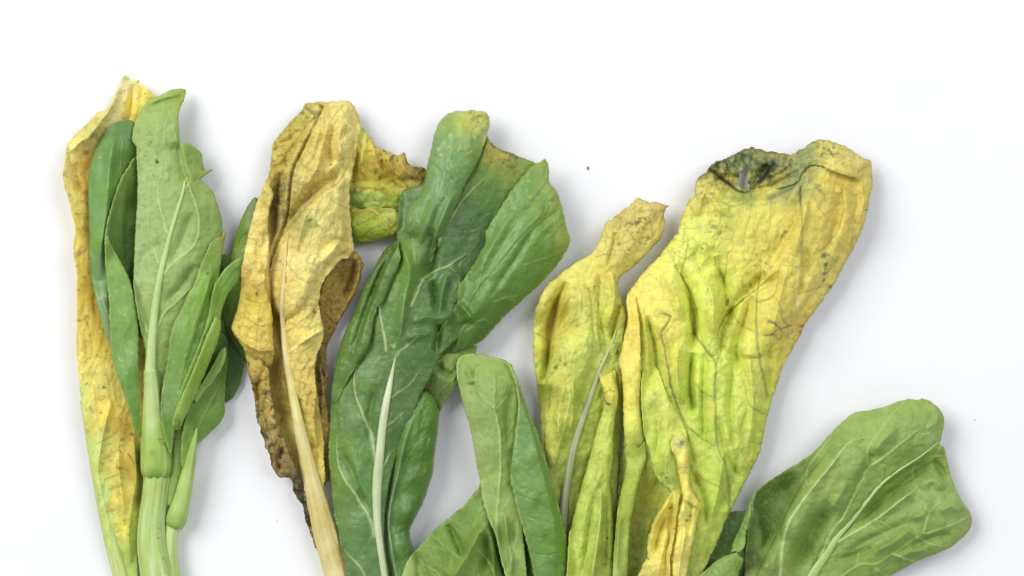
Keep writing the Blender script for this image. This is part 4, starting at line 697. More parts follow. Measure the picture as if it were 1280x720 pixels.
patch('rolled_margin', rl, M_WAXY,
    [(520,494),(526,489),(533,489),(540,494),(546,504),(549,515),(548,530),(546,548),(543,568),(541,590),(536,608),(530,625),(521,644),(514,658),(512,668),(515,680),(519,690),(520,710),(522,760),(486,760),(484,720),(480,690),(477,660),(479,635),(483,605),(490,575),(498,548),(508,520)],
    H=[(527,492,56),(546,508,46),(520,515,64),(545,550,46),(510,555,68),(528,560,62),(541,590,44),(492,595,40),(515,600,64),(530,625,40),(483,630,26),(505,640,62),(513,665,40),(480,670,20),(498,680,56),(515,690,42),(485,720,20),(505,730,60),(520,740,44)],
    C=[(528,496,(104,142,62)),(544,515,(96,134,48)),(518,515,(98,138,64)),(530,535,(86,126,48)),(508,550,(100,140,70)),(525,565,(82,120,46)),(540,580,(96,136,48)),(497,590,(104,142,84)),(515,600,(80,118,48)),(530,615,(92,132,46)),(487,640,(108,146,94)),(505,650,(80,118,48)),(490,690,(104,142,86)),(508,700,(82,120,46)),(500,735,(88,126,54))],  # paler greens along the roll's ridge paint its highlight
    roll=(14,11), ridges=[([(512,530),(503,560),(497,592),(488,630),(485,655),(490,690),(496,725)],7,5)],
    veins=[vn([(498,735),(490,690),(486,655),(489,628),(498,590),(505,560),(514,530)],1.8,(150,178,132),.6,1.2,t=.6),vn([(498,600),(508,575),(522,555),(535,545)],1.3,(130,162,84),.5,.8),vn([(508,545),(516,525),(528,510),(536,502)],1.4,(134,166,90),.5,.8),vn([(492,640),(505,620),(520,608)],1.2,(110,144,76),.4,.6)],  # first line is no vein but the ridge highlight, painted pale
    wr=[(3,22,12,105,61),(1.5,9,7,100,62)], net=(10,.9,(110,146,72),.3), rim=((160,184,96),1.5,.7), en=(.8,.13), seed=42, gap=1, drape=False)

# ------------------------------------------------------------------ 7. bent pale leaf, bottom centre
ce = thing('bent_leaf', 'light green leaf bent over at its top, its toothed margin folded forward, bottom centre', 'leaf', 620, 700)
cw = patch('blade', ce, M_PALE,
    [(601,603),(596,612),(589,620),(580,632),(570,640),(560,648),(546,660),(531,675),(519,689),(510,700),(504,714),(499,730),(494,760),(690,760),(680,720),(668,680),(655,640),(640,610),(620,600)],
    H=[(600,606,52),(580,632,46),(545,660,44),(519,690,42),(502,725,40),(500,755,38),(590,650,60),(560,680,56),(535,710,54),(610,640,56),(600,690,66),(570,720,62),(625,690,44),(650,680,50),(660,730,46),(620,740,50)],
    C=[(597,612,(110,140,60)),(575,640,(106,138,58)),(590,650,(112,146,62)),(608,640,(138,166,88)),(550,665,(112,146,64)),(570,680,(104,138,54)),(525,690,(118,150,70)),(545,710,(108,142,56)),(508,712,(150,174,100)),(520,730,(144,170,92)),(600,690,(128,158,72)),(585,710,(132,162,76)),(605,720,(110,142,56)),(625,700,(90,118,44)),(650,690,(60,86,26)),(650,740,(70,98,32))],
    roll=(8,9), ridges=[([(560,735),(580,700),(598,670),(612,650)],9,9),([(560,655),(575,685),(580,700)],-6,6),([(610,660),(616,690),(618,730)],6,4),([(602,665),(606,690),(602,720)],-7,6),([(545,665),(555,690),(558,720)],3,6),([(519,690),(530,710),(540,735)],-4,5),([(624,655),(630,690),(640,740)],-10,6)],
    veins=[vn([(620,735),(616,712),(605,695),(590,682)],2.6,(158,180,104),.7,1.4),vn([(580,700),(565,690),(548,675),(538,668)],1.8,(146,170,92),.6,1),vn([(562,735),(545,715),(530,705),(518,690)],1.8,(150,174,98),.6,1),vn([(575,670),(566,655),(558,650)],1.3,(136,162,84),.5,.8),vn([(590,660),(600,640),(604,612)],2.0,(150,176,96),.5,1),vn([(560,690),(545,685),(530,682)],1.2,(136,162,84),.45,.7),vn([(555,720),(540,728),(525,740)],1.3,(150,172,98),.45,.7)],
    wr=[(2.6,20,14,60,64),(1.5,9,8,50,65)], net=(12,1.8,(142,168,90),.35), rim=((168,190,106),1.6,.8), en=(.9,.16), seed=43, gap=3)
cb = patch('bent_tip', ce, M_PALE,
    [(571,456),(574,447),(581,443),(591,442),(605,444),(619,447),(631,450),(640,458),(646,474),(650,495),(650,520),(648,545),(646,570),(645,595),(648,620),(652,650),(656,690),(658,740),(640,760),(634,730),(627,700),(620,670),(610,645),(603,622),(601,604),(597,588),(593,562),(588,537),(580,510),(575,490),(571,472)],
    H=[(573,460,50),(600,446,52),(636,456,52),(600,480,74),(630,480,72),(576,490,54),(610,520,76),(640,520,64),(588,540,56),(615,560,74),(642,560,62),(600,600,54),(622,610,70),(643,610,60),(610,640,54),(632,650,64),(622,675,52),(645,690,60),(645,745,56)],
    C=[(580,450,(140,168,86)),(610,450,(150,174,94)),(632,458,(146,172,84)),(585,480,(146,172,98)),(605,490,(148,174,104)),(632,490,(138,166,82)),(590,520,(150,174,104)),(610,530,(144,170,98)),(638,530,(124,156,68)),(600,560,(154,176,110)),(616,570,(144,170,98)),(636,570,(126,156,72)),(605,600,(152,176,96)),(618,620,(146,172,106)),(635,610,(132,162,74)),(615,650,(142,168,92)),(632,660,(134,162,82)),(636,700,(150,174,100)),(645,730,(120,150,66))],
    roll=((12,9),), ridges=[([(597,455),(592,475),(594,500)],-4,7),([(630,640),(636,680),(640,720)],7,4),([(642,650),(636,690),(636,720)],-4,4),([(640,480),(634,520),(634,560)],-4,6),([(585,460),(592,480)],4,6)],
    veins=[vn([(636,740),(628,705),(620,668),(621,642),(624,610),(626,575),(625,545),(621,522),(618,508),(619,488),(619,466)],3.6,(178,198,126),.9,2.2,t=.4),vn([(618,510),(605,500),(597,488),(594,470)],2,(166,190,118),.6,1.2),vn([(620,512),(632,498),(638,482)],1.5,(160,184,108),.5,.9),vn([(625,555),(636,540),(643,525)],1.4,(160,184,108),.45,.8),vn([(624,645),(636,625),(642,612)],1.8,(164,188,108),.55,1),vn([(621,628),(612,600),(606,575)],1.6,(160,184,110),.45,.8),vn([(624,560),(612,545),(605,540)],1.1,(120,150,74),.3,-.4),vn([(636,715),(644,680),(648,650)],2.0,(170,192,116),.6,1.4),vn([(619,468),(628,472),(634,466),(633,456)],1.2,(166,190,118),.4,.7)],
    wr=[(2.4,26,16,95,67),(1.4,9,9,0,68)], net=(11,1.1,(164,186,120),.28), rim=((186,206,128),1.9,.85), en=(.6,.16), seed=44, gap=5)
patch('folded_margin', ce, M_WAXY,
    [(633,452),(639,456),(645,469),(652,489),(660,511),(670,536),(680,566),(690,600),(699,634),(706,660),(711,690),(714,720),(716,760),(672,760),(667,720),(663,698),(656,670),(649,645),(642,617),(638,596),(639,580),(642,556),(645,530),(648,506),(645,480),(640,464)],
    H=[(635,455,68),(650,488,64),(648,520,78),(668,540,66),(645,560,80),(665,570,82),(682,575,64),(642,610,78),(668,620,88),(697,635,60),(652,650,76),(682,660,84),(706,665,56),(665,700,72),(690,700,78),(711,700,54),(672,745,68),(695,745,72),(714,745,50)],
    C=[(640,462,(140,170,76)),(648,490,(118,154,66)),(655,520,(108,146,74)),(650,550,(112,150,84)),(668,560,(108,146,74)),(650,590,(116,152,86)),(675,590,(108,148,66)),(655,630,(114,150,84)),(680,630,(106,146,62)),(692,630,(108,150,56)),(665,670,(112,148,80)),(690,670,(102,144,54)),(704,680,(106,148,52)),(678,715,(112,148,84)),(700,720,(104,144,58))],  # bluish pale left and deeper right greens paint light from the left
    roll=(12,9), ridges=[([(655,505),(672,570),(690,640),(700,700)],3,8)],
    veins=[vn([(690,640),(672,628),(652,620)],1.3,(88,124,56),.45,-.9),vn([(694,655),(675,650),(655,645)],1.2,(88,124,56),.4,-.8),vn([(700,690),(682,694),(665,690)],1.4,(84,120,54),.5,-1.1),vn([(706,712),(695,700),(680,695)],1.5,(136,168,84),.45,.8),vn([(670,590),(655,580),(648,572)],1.2,(90,126,60),.35,-.6),vn([(688,668),(672,672),(660,668)],1.2,(88,124,56),.4,-.8),vn([(708,735),(690,725),(674,722)],1.3,(86,122,56),.4,-.8)],
    wr=[(1.8,22,14,70,70),(2.0,9,16,70,71)], net=(12,1.0,(128,162,92),.25), rim=((198,216,146),1.7,.85), spots=[(668,562,1.8,(160,186,130),.6),(654,540,1.4,(160,186,120),.5),(672,605,1.4,(150,180,110),.5)], en=(.9,.22), seed=45, gap=6)

# ------------------------------------------------------------------ 8. small yellow leaf
sy = thing('yellow_leaf', 'smaller yellow leaf with a narrow withered tip and exposed grey white midrib', 'leaf', 725, 640)
YG = (200, 204, 96)
SB = dict(H=[(797,250,44),(830,260,40),(770,272,36),(795,280,58),(820,295,42),(755,300,40),(780,310,56),(795,325,40),(745,330,50),(765,335,56),(774,350,40),(690,352,40),(715,345,52),(672,385,40),(685,385,46),(700,395,18),(720,380,50),(745,370,60),(770,380,48),(667,430,38),(680,430,40),(690,420,18),(705,430,52),(730,420,60),(760,420,52),(672,480,34),(682,490,20),(705,490,54),(735,480,46),(765,480,40),(690,540,44),(712,550,42),(740,540,38),(690,600,36),(705,620,28),(740,620,28),(720,700,26),(760,700,26),(760,560,34),(735,755,26)],
    C=[(797,252,(206,186,106)),(825,258,(196,170,104)),(775,272,(190,166,90)),(800,275,(206,186,98)),(820,285,(206,182,88)),(765,295,(208,190,96)),(790,305,(212,192,100)),(755,315,(214,198,104)),(780,325,(204,182,82)),(730,328,(218,208,106)),(750,335,(202,182,74)),(705,345,(220,210,100)),(685,365,(220,212,104)),(735,350,(210,196,92)),(760,350,(210,198,84)),(775,370,(206,196,84)),
       (680,390,(212,206,92)),(698,385,(196,164,44)),(692,410,(180,150,36)),(720,385,(216,208,104)),(745,380,(212,206,92)),(770,400,(200,192,66)),(672,420,(206,206,86)),(684,440,(176,164,40)),(705,425,(214,212,104)),(735,425,(208,208,94)),(760,420,(190,196,78)),(672,460,(182,190,64)),(680,490,(140,150,40)),(700,470,(212,204,92)),(730,465,(190,198,84)),(750,440,(180,190,90)),
       (700,510,(206,200,88)),(720,500,(168,182,66)),(740,490,(170,180,60)),(690,560,(200,196,84)),(710,550,(150,168,56)),(735,540,(150,162,50)),(690,600,(186,188,80)),(705,590,(120,140,44)),(730,590,(120,134,40)),(720,660,(130,140,44)),(750,640,(146,150,40)),(740,720,(140,150,50))] , ridges=[([(708,352),(695,378),(689,405),(686,440),(682,480)],-14,6),([(716,356),(704,382),(695,405),(691,432),(687,462),(684,498),(681,530)],7,5),([(750,330),(747,370),(752,410),(757,450)],-5,5),([(765,340),(768,375),(758,410)],5,5),([(775,380),(768,400),(764,425)],-6,4),([(760,330),(765,310),(770,290)],-4,4),([(715,480),(718,505),(712,540)],4,4),([(705,480),(698,520),(702,560)],4,5)],
    veins=[vn([(752,440),(748,410),(748,380),(750,345)],1.6,(168,168,70),.5,-1),vn([(698,560),(712,500),(706,460),(698,425)],1.8,(224,216,128),.5,1.2),vn([(705,408),(725,395),(728,360)],1.0,(160,154,70),.45,-.4),vn([(690,425),(710,410),(725,385)],1.0,(160,154,70),.4,-.4),vn([(720,408),(735,402),(748,396)],1.0,(170,164,60),.4,-.4),vn([(667,415),(680,422),(688,430)],1.0,(140,140,50),.5,-.4),vn([(715,475),(728,505),(738,530)],1.0,(150,160,60),.4,-.4),vn([(768,300),(762,320),(758,335)],1.4,(160,140,70),.5,-.8),vn([(744,322),(756,318),(768,320)],1.2,(150,120,60),.5,-.6),vn([(690,520),(704,545),(716,570)],1.0,(160,160,70),.4,-.4)],
    wr=[(4.5,30,16,110,73),(2.6,13,9,105,74,1),(1.2,6,6,0,75)], net=(12,1.2,(142,136,58),.42),
    mott=[(7,.14,.14,(150,128,76),.7,85,800,290,40),(6,.2,.1,(110,84,50),.85,86,796,278,20),(12,.18,.2,(176,176,60),.45,87),(7,.24,.12,(150,140,80),.7,88,745,370,26),(6,.1,.12,(96,120,60),.8,89,766,440,14)],
    spots=[(797,278,4,(110,84,54),.9),(790,281,3,(120,92,60),.8),(806,273,2.4,(120,96,60),.8),(774,305,3,(130,104,70),.8),(810,297,2.4,(130,104,60),.8),(786,312,2,(130,110,70),.7),(815,283,1.6,(120,96,60),.7),(722,407,3,(140,124,90),.75),(722,407,1.4,(190,176,110),.7),(695,459,3.4,(84,110,44),.9),(700,450,2.2,(90,96,60),.9),(706,456,2.4,(84,104,50),.9),(690,466,2,(120,120,60),.6),(742,358,1.7,(110,100,50),.8),(735,362,1.4,(130,110,70),.7),(775,384,1.7,(90,80,44),.9),(832,275,2.2,(110,84,60),.8),(666,433,1.6,(90,90,50),.8),(760,447,5,(120,130,60),.6),(772,440,2.4,(70,64,40),.8),(752,452,2.4,(80,100,40),.8),(745,375,3,(150,150,90),.5)]  , seed=46)
sb = patch('blade', sy, M_YEL,
    [(794,249),(799,247),(806,251),(813,253),(820,252),(828,255),(836,257),(832,262),(830,270),(831,278),(829,290),(824,301),(813,312),(801,325),(789,336),(776,345),(772,355),(773,366),(778,376),(782,388),(782,402),(780,420),(778,440),(778,480),(776,530),(772,600),(772,680),(774,760),(700,760),(698,700),(690,650),(684,605),(678,560),(676,530),
     (674,505),(671,480),(668,460),(666,440),(667,420),(667,400),(670,385),(676,370),(683,356),(697,345),(710,335),(725,325),(738,318),(745,308),(752,293),(756,281),(759,275),(764,276),(770,269),(780,262),(789,255)],
    roll=(12,10), rim=((166,136,80),1.8,.5), en=(1.3,.13), gap=3, drape=False, **SB)
patch('main_fold', sy, M_YEL,
    [(722,348),(714,360),(705,380),(697,402),(692,428),(688,458),(685,495),(682,528),(682,560),(690,590),(702,580),(712,545),(726,505),(742,465),(748,430),(746,390),(742,360),(734,348)],
    en=(.8,.12), add=4, bulge=5, tuck=[([(724,345),(736,344),(745,360),(749,392),(751,430),(744,468),(728,508),(714,548),(704,584),(690,596)],9,15)], drape=False, **SB)
tube('midrib', sy, M_STEM, [(774,398,.5),(768,420,1.0),(759,442,1.7),(750,462,2.6),(742,485,3.1),(734,508,3.4),(726,530,3.7),(718,556,4.2),(711,590,5),(706,625,5.4),(703,670,6),(704,760,6)],
     C=[(770,410,(200,200,96)),(757,446,(186,190,110)),(744,480,(176,182,132)),(725,535,(170,176,132)),(710,590,(152,162,114)),(704,660,(150,158,108))], on=sb, flat=.75, sink=.36, seed=47, streak=(3,(206,208,180),.5), lump=.05)
patch('rolled_margin', sy, M_YEL,
    [(748,462),(752,456),(760,455),(768,462),(772,480),(773,500),(770,520),(767,545),(766,575),(763,605),(766,640),(768,690),(770,760),(712,760),(710,700),(712,668),(718,640),(727,606),(736,575),(745,540),(753,512),(755,495),(751,478)],
    H=[(752,462,52),(768,470,52),(763,495,66),(752,515,56),(768,530,56),(748,545,58),(758,570,66),(738,575,56),(764,600,50),(745,605,68),(728,610,56),(715,655,52),(740,650,72),(763,650,50),(712,710,48),(735,710,68),(765,710,46),(740,755,62)],
    C=[(758,462,(212,190,78)),(765,485,(214,200,80)),(760,510,(196,196,84)),(762,540,(190,198,88)),(748,560,(186,192,80)),(740,590,(188,196,88)),(755,600,(180,186,70)),(728,620,(180,190,78)),(745,640,(176,190,76)),(760,640,(140,150,40)),(718,660,(182,192,80)),(735,680,(190,200,90)),(755,690,(150,158,50)),(718,720,(170,180,74)),(745,730,(160,170,66))],
    roll=(13,10), ridges=[([(752,640),(746,680),(738,730)],7,4),([(742,620),(736,660),(728,720)],-6,5),([(758,620),(756,670),(755,720)],-5,5)],
    veins=[vn([(738,735),(745,690),(750,650),(752,610)],2.4,(206,214,130),.6,1.6,t=.5),vn([(755,492),(762,488),(770,490)],1.2,(120,120,40),.5,-.6),vn([(756,500),(760,506),(764,505)],1.4,(84,90,30),.7,-.6)],
    wr=[(4,24,10,105,77),(2,10,8,100,78,1)], net=(10,.8,(160,166,60),.35), mott=[(10,.16,.2,(150,160,50),.5,90),(4,.2,.1,(216,220,140),.6,91,728,680,24)],
    spots=[(760,505,2.4,(84,90,40),.7),(740,615,1.5,(120,130,50),.7),(759,672,2,(70,64,30),.8),(757,705,4,(130,100,50),.5),(748,567,2,(150,160,60),.5)], rim=((196,196,100),1.5,.4), en=(.8,.08), seed=48, gap=4, sink=[(758,456,14,14)])

# ------------------------------------------------------------------ 9. large yellow leaf
by = thing('yellow_leaf', 'largest yellow leaf, broad and creased, with dark moldy top edge and torn hole', 'leaf', 850, 640)
BC = [(872,240,(206,186,96)),(885,225,(214,196,84)),(895,212,(150,140,80)),(905,222,(206,178,84)),(915,205,(116,128,76)),(935,195,(116,128,88)),(945,205,(124,134,88)),(960,200,(130,128,72)),(985,198,(140,130,66)),(960,215,(60,68,44)),(930,240,(150,160,70)),(900,240,(214,204,84)),(880,260,(216,204,92)),(960,235,(216,198,92)),(975,220,(214,194,92)),(990,210,(150,152,90)),(1005,195,(140,148,90)),(1015,182,(150,146,84)),(995,230,(156,156,92)),(985,245,(160,158,84)),
      (1030,185,(206,188,96)),(1040,205,(212,192,98)),(1065,200,(206,186,104)),(1080,215,(206,182,92)),(1030,225,(214,194,80)),(1055,235,(206,178,62)),(1080,250,(208,186,84)),(1020,260,(216,194,86)),(1045,275,(210,184,70)),(1068,290,(214,192,90)),(990,270,(216,196,86)),(960,265,(218,204,88)),(930,270,(216,204,90)),(900,275,(208,204,88)),(870,285,(212,212,96)),(860,300,(210,214,92)),(1050,320,(206,184,84)),(1020,320,(210,186,82)),(985,320,(214,194,84)),(950,310,(212,192,76)),(920,310,(216,206,90)),(885,310,(208,212,88)),
      (850,330,(222,222,110)),(820,345,(224,212,100)),(1030,355,(212,194,100)),(1000,370,(212,190,88)),(965,360,(216,196,78)),(930,350,(206,196,70)),(905,350,(204,208,84)),(870,365,(214,220,96)),(830,370,(226,208,96)),(800,375,(224,204,92)),(1000,405,(206,176,78)),(970,400,(214,192,80)),(940,395,(210,198,76)),(905,395,(204,204,70)),(880,400,(206,214,86)),(850,400,(220,214,92)),(825,410,(220,206,88)),(805,420,(192,196,72)),(980,440,(206,186,70)),(955,440,(204,200,76)),(920,435,(202,208,84)),(890,440,(204,214,88)),(860,440,(204,212,80)),(835,440,(220,206,80)),(810,450,(180,190,68)),
      (965,480,(198,194,66)),(935,480,(204,208,92)),(905,480,(196,208,84)),(875,480,(192,206,76)),(845,490,(192,204,76)),(815,480,(190,196,74)),(955,520,(192,196,66)),(925,520,(198,206,88)),(895,520,(188,202,76)),(870,530,(184,200,70)),(835,520,(200,204,82)),(815,540,(190,198,80)),(945,560,(186,196,72)),(915,560,(186,200,78)),(890,560,(182,198,76)),(870,590,(190,204,84)),(925,600,(186,198,80)),(895,610,(180,196,76)),(905,640,(180,194,74)),(880,650,(190,200,84)),(890,680,(170,188,66)),(870,700,(184,196,84)),(840,600,(170,180,60)),(810,620,(160,160,40)),(825,660,(140,154,56)),(800,700,(130,148,60)),(790,650,(140,146,44)),(850,730,(170,180,80)),(780,720,(140,150,50))]
BB = dict(H=[(872,232,46),(905,202,24),(940,187,18),(985,194,38),(1028,177,44),(1085,205,36),(1088,240,34),(890,235,44),(915,225,20),(955,215,20),(990,215,52),(1030,205,60),(1065,220,58),(860,262,46),(885,265,56),(930,265,58),(980,260,62),(1030,260,64),(1070,270,52),(845,298,44),(875,300,60),(920,305,54),(960,300,62),(1010,310,66),(1060,315,44),(810,338,42),(845,345,64),(880,340,56),(910,350,64),(950,350,54),(990,360,66),(1030,360,42),(790,365,50),(820,390,66),(850,400,72),(875,395,58),(905,400,72),(935,410,54),(965,410,66),(1000,410,38),
       (795,440,56),(830,450,70),(860,450,60),(890,460,74),(930,460,64),(955,460,60),(976,465,36),(790,500,50),(820,510,62),(850,520,56),(885,520,68),(920,520,72),(955,520,42),(790,560,34),(820,570,48),(860,580,50),(890,580,62),(920,580,66),(946,570,38),(800,620,22),(830,620,26),(865,630,52),(895,630,58),(920,620,38),(790,680,18),(830,680,20),(870,680,48),(892,682,36),(800,755,18),(860,750,40)],
    C=BC  ,
    steps=[([(978,336),(955,356),(930,376),(905,398),(896,420)],12,3,18),                                                        # long diagonal crease
           ([(905,352),(890,330),(880,300)],8,4,20),
           ([(870,372),(850,340),(842,318)],-9,4,16),
           ([(1000,250),(1000,275),(985,300),(965,335)],-6,3,14),
           ([(875,262),(890,258),(905,252),(930,248),(960,246),(985,236),(1002,222),(1025,208)],9,3,12),
           ([(1033,212),(1050,218),(1062,222),(1078,224)],-7,2,10)],
    ridges=[([(895,320),(905,350),(908,385),(900,420),(905,455)],-12,9),([(958,340),(938,360),(918,380),(906,408)],-10,8),([(845,330),(862,365),(868,405),(866,440)],-12,7),([(878,340),(890,370),(892,400),(898,430),(910,455)],7,8),([(830,340),(845,370),(852,400)],6,8),([(940,370),(930,400),(920,430),(925,470)],-9,8),([(865,440),(862,480),(868,520)],-11,6),([(848,430),(846,470),(852,505)],6,5),([(1010,250),(1002,285),(992,320)],5,5),([(1050,240),(1045,280),(1030,320)],-5,8),([(960,430),(962,470),(955,510)],-5,7),([(880,240),(876,255),(872,270)],4,4),
            ([(905,270),(895,255),(885,240)],4,5),([(935,228),(955,222),(975,212),(992,200)],6,5),([(925,240),(945,236),(970,230),(995,214)],-5,4),([(960,205),(950,220),(942,228)],-8,5),([(900,215),(915,215),(925,220)],5,4),([(890,210),(905,226),(922,238)],-5,3),([(1075,230),(1080,250),(1072,280)],4,5),([(808,395),(818,430),(824,480)],-8,5),([(800,380),(808,420),(812,470)],4,5),([(898,520),(905,560),(925,600)],-5,5),([(865,590),(880,620),(884,660)],-6,5),([(940,470),(948,500),(950,540)],4,6),([(985,330),(975,370),(965,420)],4,6),
            ([(1010,310),(1004,350),(990,390)],-4,6),([(880,440),(878,500),(880,560)],-6,5),([(916,455),(912,510),(918,560)],-5,5),([(935,440),(941,500),(936,560)],5,6),([(822,400),(832,440),(837,485)],4,5),([(812,440),(818,500),(822,540)],-5,5),([(905,560),(898,610),(885,660)],4,5),([(925,560),(915,600),(900,640)],-4,5)],
    veins=[vn([(905,720),(912,640),(908,585),(898,560),(895,520),(894,480),(895,455),(885,440),(870,420),(864,400),(862,378),(855,355),(850,330)],3.6,(158,170,80),.65,-1.5,t=.4),vn([(895,455),(901,440),(896,425)],2.0,(150,164,72),.6,-.8),
           vn([(960,500),(952,460),(947,430),(945,400),(946,370),(950,345),(952,320)],3.2,(164,164,80),.6,-1.4,t=.4),vn([(945,378),(965,372),(972,350),(975,330)],2.0,(168,160,80),.5,-.8),vn([(944,415),(925,405),(915,390),(910,378)],1.8,(160,164,80),.5,-.8),vn([(946,447),(930,445),(924,443)],1.4,(160,160,76),.5,-.6),vn([(979,405),(976,385),(970,372)],1.6,(170,156,80),.5,-.7),
           vn([(908,360),(904,348),(895,330),(893,316)],2.2,(164,164,74),.5,-.9),vn([(904,354),(908,335),(910,318),(918,310)],2.0,(164,160,74),.5,-.9),vn([(850,345),(856,325),(860,305),(858,290)],2.0,(170,180,76),.55,-.8),vn([(856,325),(845,318),(838,308)],1.4,(170,180,76),.45,-.6),vn([(856,325),(870,315),(876,300)],1.4,(170,180,76),.45,-.6),
           vn([(862,536),(880,550),(893,558)],2.0,(140,150,60),.6,-1),vn([(892,498),(878,490),(868,480)],1.6,(150,164,66),.5,-.8),vn([(957,518),(945,512),(935,505)],1.5,(156,160,70),.5,-.7),vn([(955,518),(938,508),(930,480),(924,450)],1.4,(166,176,76),.4,-.6),vn([(925,540),(932,515),(934,505)],1.2,(160,170,70),.4,-.5),
           vn([(1003,300),(1002,320),(1004,335)],1.5,(190,170,110),.5,-.6),vn([(1000,240),(1002,270),(1002,300),(998,318)],2.2,(176,156,84),.55,-1),vn([(1052,235),(1054,262),(1046,290),(1030,310),(1018,320)],1.8,(182,156,70),.5,-.8),vn([(1075,265),(1066,285),(1064,315)],1.5,(176,150,70),.5,-.7),vn([(1018,245),(1025,262),(1040,278)],1.4,(182,156,76),.45,-.6),vn([(940,240),(938,265),(932,290),(928,310)],1.5,(180,166,76),.45,-.6),vn([(965,250),(962,280),(955,310)],1.4,(182,164,76),.4,-.6),
           vn([(998,390),(996,370),(998,345),(1000,325)],2.4,(214,206,150),.5,1),vn([(998,368),(1015,362),(1030,358)],1.2,(160,130,70),.5,-.6),vn([(964,402),(976,410),(984,408),(992,405)],1.8,(130,112,80),.8,-.5),vn([(954,420),(965,418),(974,410)],1.6,(136,120,84),.7,-.5),
           vn([(824,392),(832,393),(838,396),(834,405),(827,415),(827,422),(830,432),(832,445),(835,460),(838,480),(843,495),(848,512),(855,528),(860,538)],2.2,(146,130,84),.65,-2.0,t=.9),vn([(925,560),(935,580),(945,590)],1.2,(160,168,70),.4,-.5),
           vn([(915,640),(900,610),(880,600),(870,590)],1.4,(150,164,64),.45,-.7),vn([(1033,212),(1045,216),(1060,222),(1076,222)],1.8,(130,100,60),.6,-.8),vn([(900,252),(915,258),(940,250)],1.2,(150,130,76),.4,-.4),  # line below the curled tip paints the small shadow of its edge
           vn([(872,224),(886,209),(905,199),(921,190),(940,184),(960,189),(990,193)],5,(58,66,44),.75,.6,t=.6),vn([(888,212),(902,224),(914,232),(926,240),(940,240)],3.2,(52,68,44),.8,-1,t=.8),vn([(970,203),(962,210),(957,219),(948,228),(940,233)],9,(42,48,38),.9,-2,t=.5),vn([(920,192),(918,204),(908,212)],2.6,(64,80,50),.75,-.6),vn([(945,187),(938,200),(940,214)],2.2,(84,98,62),.7,-.6),vn([(938,226),(933,236),(938,240)],4,(56,66,36),.8,-.5),vn([(1000,186),(1012,179),(1024,175)],4,(110,104,60),.6,.4),vn([(960,250),(975,240),(992,232),(1000,215)],6,(136,146,92),.6,-.5,t=.8)],
    wr=[(5,44,22,110,80),(3.4,20,12,105,81,1),(1.6,8,8,0,82)], net=(15,1.6,(146,144,58),.42),
    mott=[(20,.1,.3,(212,188,80),.35,93),(10,.2,.2,(190,168,96),.5,94),(9,-.02,.14,(66,84,52),.85,95,925,205,40),(6,.05,.1,(40,50,36),.95,96,958,215,18),(6,.1,.1,(44,56,40),.9,97,905,205,22),(9,.0,.15,(112,130,86),.8,98,995,225,24),(8,.05,.15,(120,130,86),.8,99,1005,192,18),(7,.12,.1,(92,112,66),.85,100,1030,325,16),(7,.18,.12,(150,136,90),.7,101,895,280,24),(7,.12,.12,(140,120,76),.7,102,980,412,20),(8,.15,.15,(196,160,60),.6,103,1000,410,34),(7,.2,.1,(120,120,80),.7,104,945,325,22),(6,.16,.1,(110,90,60),.8,105,1005,415,9),(6,.0,.12,(92,104,62),.85,120,985,200,26),(5,.05,.1,(60,70,46),.85,121,895,212,20),(5,.12,.1,(120,112,66),.75,122,1035,185,30),(5,.15,.1,(128,110,66),.7,123,880,240,18)],
    spots=[(1022,233,4.5,(120,130,70),.8),(1025,238,3.6,(112,124,64),.8),(1041,193,3.4,(120,112,64),.85),(1054,204,2.4,(150,130,80),.6),(1030,185,2.2,(120,106,64),.7),(1047,278,1.5,(130,110,60),.7),(1070,243,1.6,(120,100,60),.8),(1082,262,2,(120,96,56),.8),(981,290,3.2,(110,116,70),.8),(978,295,2.2,(120,120,76),.7),(1029,320,4,(90,112,70),.85),(1033,330,3.4,(96,116,70),.8),(1031,342,3.6,(100,118,72),.8),(1030,350,2.6,(110,120,72),.8),(1038,358,2.8,(120,90,60),.85),(938,356,2.2,(110,100,50),.85),(944,332,2.8,(130,120,76),.7),(957,329,2.2,(110,110,64),.8),(908,379,3.2,(130,120,60),.8),(910,376,2,(84,80,40),.7),(878,311,2.6,(140,130,80),.7),(892,283,4,(140,132,84),.7),(888,289,3,(150,140,90),.7),(902,298,2.4,(150,132,76),.6),(819,505,3.4,(170,164,96),.7),(819,505,1.5,(120,110,70),.8),(813,521,2.6,(176,176,110),.5),(830,495,3,(214,206,110),.6),(891,569,3.2,(214,220,140),.7),(891,569,1.5,(176,190,90),.8),(914,549,1.6,(170,150,80),.6),(962,402,3,(140,124,96),.8),(1003,408,3.4,(120,92,56),.8),(1001,415,3,(130,100,60),.8),(970,404,2,(150,130,100),.6),(925,440,3,(196,190,110),.5),(895,437,3,(200,196,130),.5),(980,245,5,(160,150,90),.5),(820,348,2,(170,156,80),.6),(840,320,1.5,(160,140,70),.7),(838,380,2,(176,160,96),.6),(842,388,2,(176,160,96),.5),(867,312,1.4,(150,130,70),.6)]   , seed=50)
